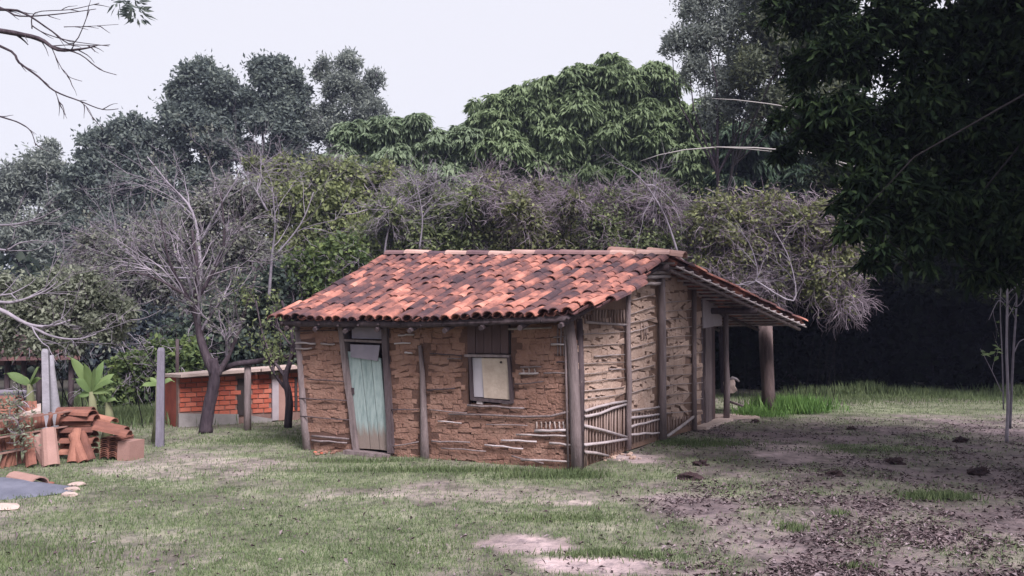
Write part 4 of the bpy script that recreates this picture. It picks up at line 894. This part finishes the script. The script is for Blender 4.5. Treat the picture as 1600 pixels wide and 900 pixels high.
brush('twig_bush', 'small twiggy plant with little leaves in front of the tile stacks', [(30, 660, 26, 9.9), (10, 640, 24, 9.9), (40, 690, 20, 9.9), (25, 620, 20, 9.9)], L_shrub, M_twig, 330, 60, .05, .03, base=tuple(ground(27, 752)), group=BG, twl=.25, r=.004, stem=.003)

# forked tree in front of the shed and its neighbour
def px_tree(name, label, mains, twigs_depth, m, lm=None, nl=0, Lf=.09, group=None, seed_parts=3, spread=.7, base=None, kids=3, tl=.8, grav=.1, cat='tree', starts=(.25, 1), bm_=None):
    """mains: list of ([(px,py,Y)...], r0, r1)"""
    b = base or at(*mains[0][0][0]); b = Vector((b[0], b[1], 0)) if base is None else Vector(base)
    t = thing(name, label, cat, b, group); tr = MB(); brs = []; ends = []
    for pts, r0, r1 in mains:
        ps = [at(*p) for p in pts]
        # smooth subdivision
        sp = []
        for i in range(len(ps) - 1):
            p0, p1, p2, p3 = ps[max(i - 1, 0)], ps[i], ps[i + 1], ps[min(i + 2, len(ps) - 1)]
            for k in range(4):
                s = k / 4; sp.append(.5 * ((2 * p1) + (p2 - p0) * s + (2 * p0 - 5 * p1 + 4 * p2 - p3) * s * s + (-p0 + 3 * p1 - 3 * p2 + p3) * s ** 3))
        sp.append(ps[-1]); K = len(sp)
        tr.tube(sp, [r0 + (r1 - r0) * (i / (K - 1)) ** .8 for i in range(K)], 7, .1)
        if r1 < r0 * .7 or r0 < .04:
            ln = sum((sp[i + 1] - sp[i]).length for i in range(K - 1))
            for k in range(seed_parts + int(ln * 1.2)):
                i = min(K - 2, int(rng.uniform(*starts) * (K - 1))); d = (sp[i + 1] - sp[i]).normalized()
                nd = np.array(d) + rdir(1)[0] * spread; rr = (r0 + (r1 - r0) * i / K) * .5
                branches(sp[i], nd, tl * rng.uniform(.6, 1.3), max(rr, .004), twigs_depth, spread, kids, 5, grav, brs, .35)
    tr.build('trunk', m, t, True)
    if brs:
        V, F = br_arrays(brs, 4); obj_np('branches', V, F, 4, bm_ or m, t, True)['kind'] = 'stuff'
        if nl:
            e = np.array([b_[0][rng.integers(2, 5)] for b_ in brs]); i = rng.integers(len(e), size=nl)
            V, F = leaf_arrays(e[i] + rng.normal(size=(nl, 3)) * .06, rdir(nl) + [0, 0, -.3], rdir(nl) + [0, 0, .5], rng.uniform(.6, 1.2, nl) * Lf, rng.uniform(.6, 1.2, nl) * Lf * .5); obj_np('leaves', V, F, 3, lm, t)
    return t
px_tree('forked_tree', 'dark forked tree with grey twiggy crown standing before the brick shed', [
    ([(322, 676, 13.6), (324, 650, 13.6), (330, 620, 13.6), (336, 590, 13.6), (332, 560, 13.6)], .115, .09),
    ([(335, 585, 13.6), (318, 545, 13.6), (308, 500, 13.6), (305, 470, 13.5), (308, 420, 13.4), (300, 360, 13.4)], .09, .02),
    ([(338, 590, 13.6), (355, 560, 13.6), (372, 520, 13.7), (385, 480, 13.8), (400, 430, 13.9)], .06, .012),
    ([(308, 500, 13.6), (296, 470, 13.6), (280, 440, 13.5), (262, 400, 13.5), (250, 330, 13.4)], .05, .01),
    ([(306, 470, 13.6), (330, 430, 13.6), (350, 380, 13.6), (345, 300, 13.6)], .045, .01),
    ([(305, 480, 13.6), (280, 455, 13.3), (230, 430, 13.2), (180, 425, 13)], .035, .008)], 2, M_bark, L_grey, 1800, .08, tl=.75, bm_=M_twig, kids=4)
px_tree('leaning_tree', 'thin dark forked tree pressed against the left end of the hut', [
    ([(450, 668, 13.2), (452, 620, 13.2), (446, 590, 13.2), (455, 560, 13.2), (456, 520, 13.3), (440, 470, 13.4)], .075, .02),
    ([(446, 590, 13.2), (436, 575, 13.2), (425, 560, 13.3), (410, 520, 13.4), (400, 470, 13.4)], .035, .01)], 2, M_bark, L_brush, 800, .09, tl=.5)
WH = 'pale leafless trees behind the yard'
px_tree('bare_tree', 'leafless white-barked tree spreading in front of the tall dark trees', [
    ([(310, 480, 20), (312, 400, 20), (300, 330, 20), (262, 285, 20), (230, 245, 20)], .06, .012),
    ([(305, 340, 20), (270, 310, 20), (232, 290, 20)], .03, .01), ([(312, 380, 20), (345, 320, 20), (372, 280, 20), (390, 270, 20)], .035, .01), ([(311, 420, 20), (250, 415, 20), (190, 390, 20), (180, 350, 20), (172, 320, 20)], .03, .01),
    ([(311, 435, 20), (250, 430, 20), (208, 400, 20), (212, 345, 20), (228, 315, 20)], .03, .008)], 2, M_barkg, tl=1.0, group=WH, base=gbase(312, 20))
px_tree('bare_tree', 'leafless white-barked tree right of the forked tree crown', [
    ([(420, 470, 19), (425, 400, 19), (430, 350, 19), (425, 290, 19)], .045, .01), ([(418, 330, 19), (395, 290, 19), (372, 262, 19)], .03, .008), ([(430, 400, 19), (470, 350, 19), (490, 300, 19)], .03, .01)], 2, M_barkg, tl=.9, group=WH, base=gbase(420, 19))
px_tree('bare_tree', 'leafless pale tree among the yellow-green shrubs', [
    ([(600, 400, 21), (610, 350, 21), (640, 310, 21), (690, 280, 21)], .03, .008), ([(655, 390, 21), (660, 340, 21), (650, 280, 21)], .03, .008)], 2, M_barkg, tl=.8, group=WH, base=gbase(620, 21))
px_tree('bare_tree', 'dead hanging branches over the right end of the tile roof', [
    ([(1010, 290, 19.5), (1025, 295, 19.5), (1000, 345, 19.5)], .03, .01), ([(1060, 400, 19.5), (1040, 340, 19.5), (1010, 290, 19.5), (985, 265, 19.5)], .035, .01), ([(1060, 405, 19.4), (1120, 440, 19.2), (1180, 440, 19), (1175, 390, 19), (1150, 350, 19)], .03, .008), ([(1180, 438, 19), (1240, 470, 19), (1235, 410, 19), (1210, 360, 19)], .025, .008)], 2, M_barkg, tl=.8, group=WH, base=gbase(1080, 19.5), grav=-.3)
px_tree('bare_tree', 'leafless tree at the left edge with long pale upcurving branches', [
    ([(-130, 480, 11.5), (-60, 470, 11.5), (0, 484, 11.5), (40, 505, 11.5), (75, 510, 11.5), (110, 500, 11.5)], .05, .012),
    ([(-60, 460, 11.5), (0, 472, 11.5), (30, 470, 11.5), (70, 455, 11.5), (90, 440, 11.5)], .03, .008), ([(40, 505, 11.5), (80, 525, 11.5), (120, 530, 11.5), (150, 522, 11.5)], .025, .006),
    ([(-80, 345, 11.5), (0, 352, 11.5), (50, 345, 11.5), (95, 325, 11.5)], .03, .006), ([(-60, 350, 11.5), (0, 390, 11.5), (30, 380, 11.5), (60, 375, 11.5)], .025, .006)], 1, M_barkg, tl=.6, group=WH, base=gbase(-130, 11.5), grav=.5)
# near branches at the upper left, from a tree outside the frame
NB = 5.5; NK = .6
nb = px_tree('overhanging_tree', 'leafless overhanging branches with one leafy tip at the top left', [
    ([(-500, 560, NB), (-480, 300, NB), (-430, 120, NB), (-300, 0, NB)], 0.1600, 0.0800),
    ([(-400, 90, NB), (-150, 20, NB), (0, 48, NB), (60, 60, NB), (90, 78, NB), (130, 76, NB), (155, 70, NB)], 0.0310, 0.0030),
    ([(-150, 20, NB), (0, 15, NB), (40, 22, NB), (80, 48, NB), (115, 68, NB), (140, 15, NB)], 0.0124, 0.0023),
    ([(-300, 10, NB), (-100, -20, NB), (0, 12, NB), (30, 25, NB), (90, 22, NB), (150, 14, NB)], 0.0124, 0.0023),
    ([(-200, 30, NB), (0, 49, NB), (45, 58, NB), (85, 73, NB), (125, 85, NB), (155, 108, NB), (182, 117, NB)], 0.0099, 0.0023),
    ([(80, 72, NB), (110, 70, NB), (145, 71, NB), (172, 70, NB)], 0.0043, 0.0023),
    ([(-180, 20, NB), (0, 72, NB), (30, 98, NB), (60, 120, NB), (85, 142, NB), (125, 158, NB), (160, 171, NB), (185, 170, NB)], 0.0112, 0.0023),
    ([(80, 72, NB), (90, 95, NB), (105, 118, NB), (128, 127, NB)], 0.0037, 0.0019), ([(86, 142, NB), (95, 165, NB), (103, 180, NB)], 0.0031, 0.0015), ([(125, 158, NB), (138, 170, NB), (146, 186, NB)], 0.0031, 0.0015),
    ([(50, 40, NB), (70, 52, NB), (110, 64, NB), (170, 72, NB)], 0.0050, 0.0023), ([(-100, 150, NB), (0, 182, NB), (30, 192, NB), (48, 205, NB), (56, 228, NB)], 0.0074, 0.0023),
    ([(100, 42, NB), (140, 41, NB), (185, 38, NB)], 0.0031, 0.0015), ([(50, 45, NB), (55, 20, NB), (110, 15, NB), (155, 5, NB)], 0.0043, 0.0023)],
    0, M_bark, tl=.12, seed_parts=3, grav=-.1, base=gbase(-500, NB), spread=.6)
cl = np.array([[*at(208, 5, NB), .1], [*at(185, 2, NB), .09], [*at(214, 22, NB), .07]])
n = 110; i = rng.integers(3, size=n); v = rdir(n)
V, F = leaf_arrays(cl[i, :3] + v * .05, v * [1, 1, .7] + [0, 0, -.35], rdir(n), rng.uniform(.05, .1, n), rng.uniform(.015, .025, n)); obj_np('leaf_tuft', V, F, 3, L_far, nb)

# banana plants
def banana(label, px, base_y, Y, leaves):
    b = at(px, base_y, Y); b.z = 0; t = thing('banana_plant', label, 'banana plant', b, 'banana plants')
    h = at(px, leaves[0][1], Y).z; MB().tube([b, b + Vector((.03, 0, h * .6)), b + Vector((0, 0, h))], [.09, .07, .04], 8).build('stem', M_green_stem, t, True)
    for (x0, y0, x1, y1, wd) in leaves:
        a = at(x0, y0, Y); e = at(x1, y1, Y + R.uniform(-.3, .1)); mid = a.lerp(e, .55) + Vector((R.uniform(-.03, .03), 0, (e - a).length * .3)); vs = []; fs = []; K = 9
        for k in range(K + 1):
            s = k / K; p = a * (1 - s) ** 2 + mid * 2 * s * (1 - s) + e * s * s; d = (e - a).normalized(); sd2 = d.cross(Vector((0, -.75, .5))).normalized()
            ww = .5 * wd * math.sin(min(1, s * 1.15 + .06) * math.pi) ** .6 * .5 if s < .95 else .01
            dn = Vector((0, .02, -.35 * ww)); vs += [p + sd2 * ww + dn, p, p - sd2 * ww + dn]
        for k in range(K): fs += [(k * 3, k * 3 + 1, k * 3 + 4, k * 3 + 3), (k * 3 + 1, k * 3 + 2, k * 3 + 5, k * 3 + 4)]
        MB().add(vs, fs).build('leaf', L_banana, t, True)
M_green_stem = mat('banana_stem', [(.12, .13, .07), (.2, .2, .12)], 5)
banana('banana plant with bright leaves behind the tile stacks', 142, 655, 12.8, [(142, 612, 104, 556, .3), (142, 612, 128, 566, .26), (142, 612, 163, 562, .3), (142, 612, 182, 584, .3), (142, 612, 182, 600, .26), (142, 612, 112, 592, .28), (142, 614, 118, 622, .24), (142, 612, 172, 618, .24), (142, 612, 148, 574, .24)])
banana('low banana plant to the left of the concrete post', 45, 640, 12.8, [(45, 600, 5, 584, .3), (45, 600, 62, 574, .3), (45, 600, 66, 592, .26), (45, 600, 22, 590, .24)])
banana('small banana plant right of the banana plant behind the stacks', 168, 655, 12.9, [(165, 628, 150, 618, .18), (165, 628, 184, 628, .18), (165, 628, 175, 616, .18)])
banana('banana plant half hidden by the lone grey post', 246, 650, 12.4, [(246, 600, 218, 606, .22), (246, 604, 272, 597, .24), (246, 600, 232, 590, .15)])
banana('banana leaf plant peeping over the brick shed roof', 322, 640, 17.6, [(300, 580, 318, 567, .4), (320, 580, 336, 570, .2)])

# sapling at the right
sp = px_tree('sapling', 'slender pale sapling clump with one bright leaf spray at the right', [
    ([(1573, 692, 12.4), (1575, 620, 12.4), (1573, 540, 12.4), (1574, 460, 12.4), (1570, 400, 12.4)], .028, .012), ([(1578, 670, 12.5), (1583, 560, 12.5), (1588, 480, 12.5), (1590, 400, 12.5)], .022, .01),
    ([(1568, 640, 12.5), (1566, 560, 12.5), (1563, 480, 12.5), (1566, 420, 12.5)], .012, .006), ([(1565, 612, 12.5), (1550, 580, 12.5), (1532, 545, 12.5)], .008, .004), ([(1573, 480, 12.4), (1560, 470, 12.4), (1545, 500, 12.4)], .01, .005),
    ([(1585, 550, 12.4), (1592, 535, 12.4), (1600, 530, 12.4)], .01, .006)], 1, M_barkg, L_green, 60, .08, tl=.35, seed_parts=1, starts=(.6, 1))
V, F = leaf_arrays(np.array([at(x, y, 12.2) for x, y in ((1560, 556), (1550, 553), (1544, 552), (1556, 549), (1566, 546), (1562, 544), (1548, 558), (1538, 553), (1568, 553), (1540, 550))]), rng.normal(size=(10, 3)) * .3 + [-.8, -.2, 0], np.tile([0, -.6, .8], (10, 1)) + rng.normal(size=(10, 3)) * .2, np.full(10, .14), np.full(10, .06))
obj_np('leaf_spray', V, F, 3, L_banana, sp)

# big dark tree overhanging from the right
def dark_tree():
    b = (7.6, 7.2, 0); t = thing('shade_tree', 'big dark broad-leaved tree hanging into the picture from the right', 'tree', b)
    cl = []
    circ = [(1500, 100, 110, 9), (1400, 60, 90, 9), (1320, 90, 70, 9), (1290, 190, 60, 9), (1350, 220, 80, 9), (1450, 230, 110, 9), (1560, 250, 110, 9), (1400, 320, 70, 8.5), (1500, 340, 80, 8.5), (1590, 360, 90, 8.5),
            (1340, 300, 42, 8.5), (1330, 350, 30, 8.3), (1560, 420, 50, 8.5), (1440, 390, 38, 8.3), (1230, 30, 45, 10), (1280, 20, 60, 10), (1260, 110, 40, 10), (1220, 190, 22, 10), (1230, 240, 20, 10), (1370, 400, 24, 8.2),
            (1620, 60, 140, 8.5), (1700, 250, 140, 8.5), (1700, 400, 90, 8.5), (1600, -100, 160, 9), (1420, -60, 110, 9)]
    cl = sub_clumps(circ, 16, .36)
    extra = []
    for _ in range(260):                                             # the rest of the crown, outside the frame
        v = rdir(1)[0]; q = np.array([8.0, 7.0, 6.6]) + v * np.array([3.9, 4.2, 3.2]) * rng.uniform(.5, 1)
        u = 800 + FPX * q[0] / q[1] if q[1] > .5 else 9999
        if (u > 1560 or q[2] > 1.6 + .5 * q[1]) and q[2] > 2.6 and q[0] > 5.6 and np.linalg.norm(q - np.array([0, 0, 1.6])) > 3: extra.append((*q, rng.uniform(.5, .9)))
    cl2 = np.array(extra)
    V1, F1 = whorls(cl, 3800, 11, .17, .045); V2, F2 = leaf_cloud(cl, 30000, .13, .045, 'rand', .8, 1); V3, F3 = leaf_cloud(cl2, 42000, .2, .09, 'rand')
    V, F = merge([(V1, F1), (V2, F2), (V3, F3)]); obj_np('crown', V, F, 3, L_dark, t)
    brs = []; top = np.array([7.5, 7.3, 3.4])
    tr = np.array([[7.6, 7.2, -.2], [7.6, 7.2, .8], [7.5, 7.2, 1.8], [7.55, 7.25, 2.6], top]); brs.append((tr, np.linspace(.35, .22, 5)))
    for c in circ[:18]:
        e = np.array(at(c[0], c[1], c[3])); m_ = (top + e) / 2 + [0, .6, .9] + rng.normal(size=3) * .35; brs.append((np.array([top, top * .55 + m_ * .45 + [0, .3, .2], m_, m_ * .5 + e * .5 + rng.normal(size=3) * .15, e]), np.linspace(.022, .003, 5)))
        for _ in range(2): branches(e, e - top + rdir(1)[0] * 2, .35, .012, 1, .7, 2, 5, 0, brs)
    V, F = br_arrays(brs, 5); obj_np('trunk', V, F, 4, mat('shade_bark', [(.01, .008, .01), (.03, .025, .028)], 6), t, True)
dark_tree()

# the deep wood: canopy trees on the right, shade put into their blackened leaves, and the far wood band
def cloud_stuff(name, label, boxes, n, L, W, m, cat='wood'):
    vol = np.array([(b[1] - b[0]) * (b[3] - b[2]) * (b[5] - b[4]) for b in boxes]); i = rng.choice(len(boxes), n, p=vol / vol.sum()); B = np.array(boxes)[i]
    u = rng.uniform(size=(n, 3)); pos = np.stack([B[:, 0] + (B[:, 1] - B[:, 0]) * u[:, 0], B[:, 2] + (B[:, 3] - B[:, 2]) * u[:, 1], B[:, 4] + (B[:, 5] - B[:, 4]) * u[:, 2]], 1)
    for k in range(3): pos[:, k] += .5 * np.sin(pos[:, (k + 1) % 3] * 1.3 + k) + .3 * np.sin(pos[:, (k + 2) % 3] * 2.9)
    V, F = leaf_arrays(pos, rdir(n), rdir(n), rng.uniform(.6, 1.4, n) * L, rng.uniform(.6, 1.4, n) * W)
    return tag(obj_np(name, V, F, 3, m), label, cat, kind='stuff')
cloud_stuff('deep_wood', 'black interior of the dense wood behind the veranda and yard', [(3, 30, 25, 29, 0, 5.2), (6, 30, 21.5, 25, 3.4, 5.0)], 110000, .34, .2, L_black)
for k, (px, Y, lab) in enumerate(((1330, 22.5, 'first canopy tree of the black wood, right of the vine tangle'), (1450, 22, 'middle canopy tree of the black wood'), (1570, 21, 'canopy tree of the black wood behind the sapling'), (1700, 20, 'canopy tree of the black wood at the right edge'))):
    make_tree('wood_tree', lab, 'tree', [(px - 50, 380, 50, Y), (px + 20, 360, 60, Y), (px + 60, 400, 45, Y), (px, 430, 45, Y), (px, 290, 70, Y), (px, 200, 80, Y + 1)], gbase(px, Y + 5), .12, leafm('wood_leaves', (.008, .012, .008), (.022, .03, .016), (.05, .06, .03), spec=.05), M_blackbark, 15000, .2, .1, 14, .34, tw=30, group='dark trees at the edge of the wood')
cloud_stuff('distant_wood', 'dark green distant wood closing the view behind all the trees', [(-30, -8, 46, 52, 0, 7), (-10, 22, 44, 50, 0, 11), (-34, -4, 30, 34, 0, 4.2), (-4, 14, 34, 40, 0, 7.5)], 90000, .5, .3, leafm('distant_leaves', (.02, .03, .025), (.035, .05, .04), (.06, .08, .055)))

# ---------------------------------------------------------------- haze
hm = bpy.data.materials.new('haze_air'); hm.use_nodes = True; hn = hm.node_tree; hn.nodes.remove(hn.nodes['Principled BSDF'])
pv = hn.nodes.new('ShaderNodeVolumePrincipled'); pv.inputs['Color'].default_value = (.6, .66, 1, 1); pv.inputs['Density'].default_value = .0008; pv.inputs['Anisotropy'].default_value = .2
hn.links.new(pv.outputs[0], hn.nodes['Material Output'].inputs['Volume'])
tag(MB().box(Matrix.Identity(4), -620, 620, -320, 920, -1.5, 24).build('haze', hm), 'thin pale bluish haze in the air over the yard', 'haze', kind='stuff')
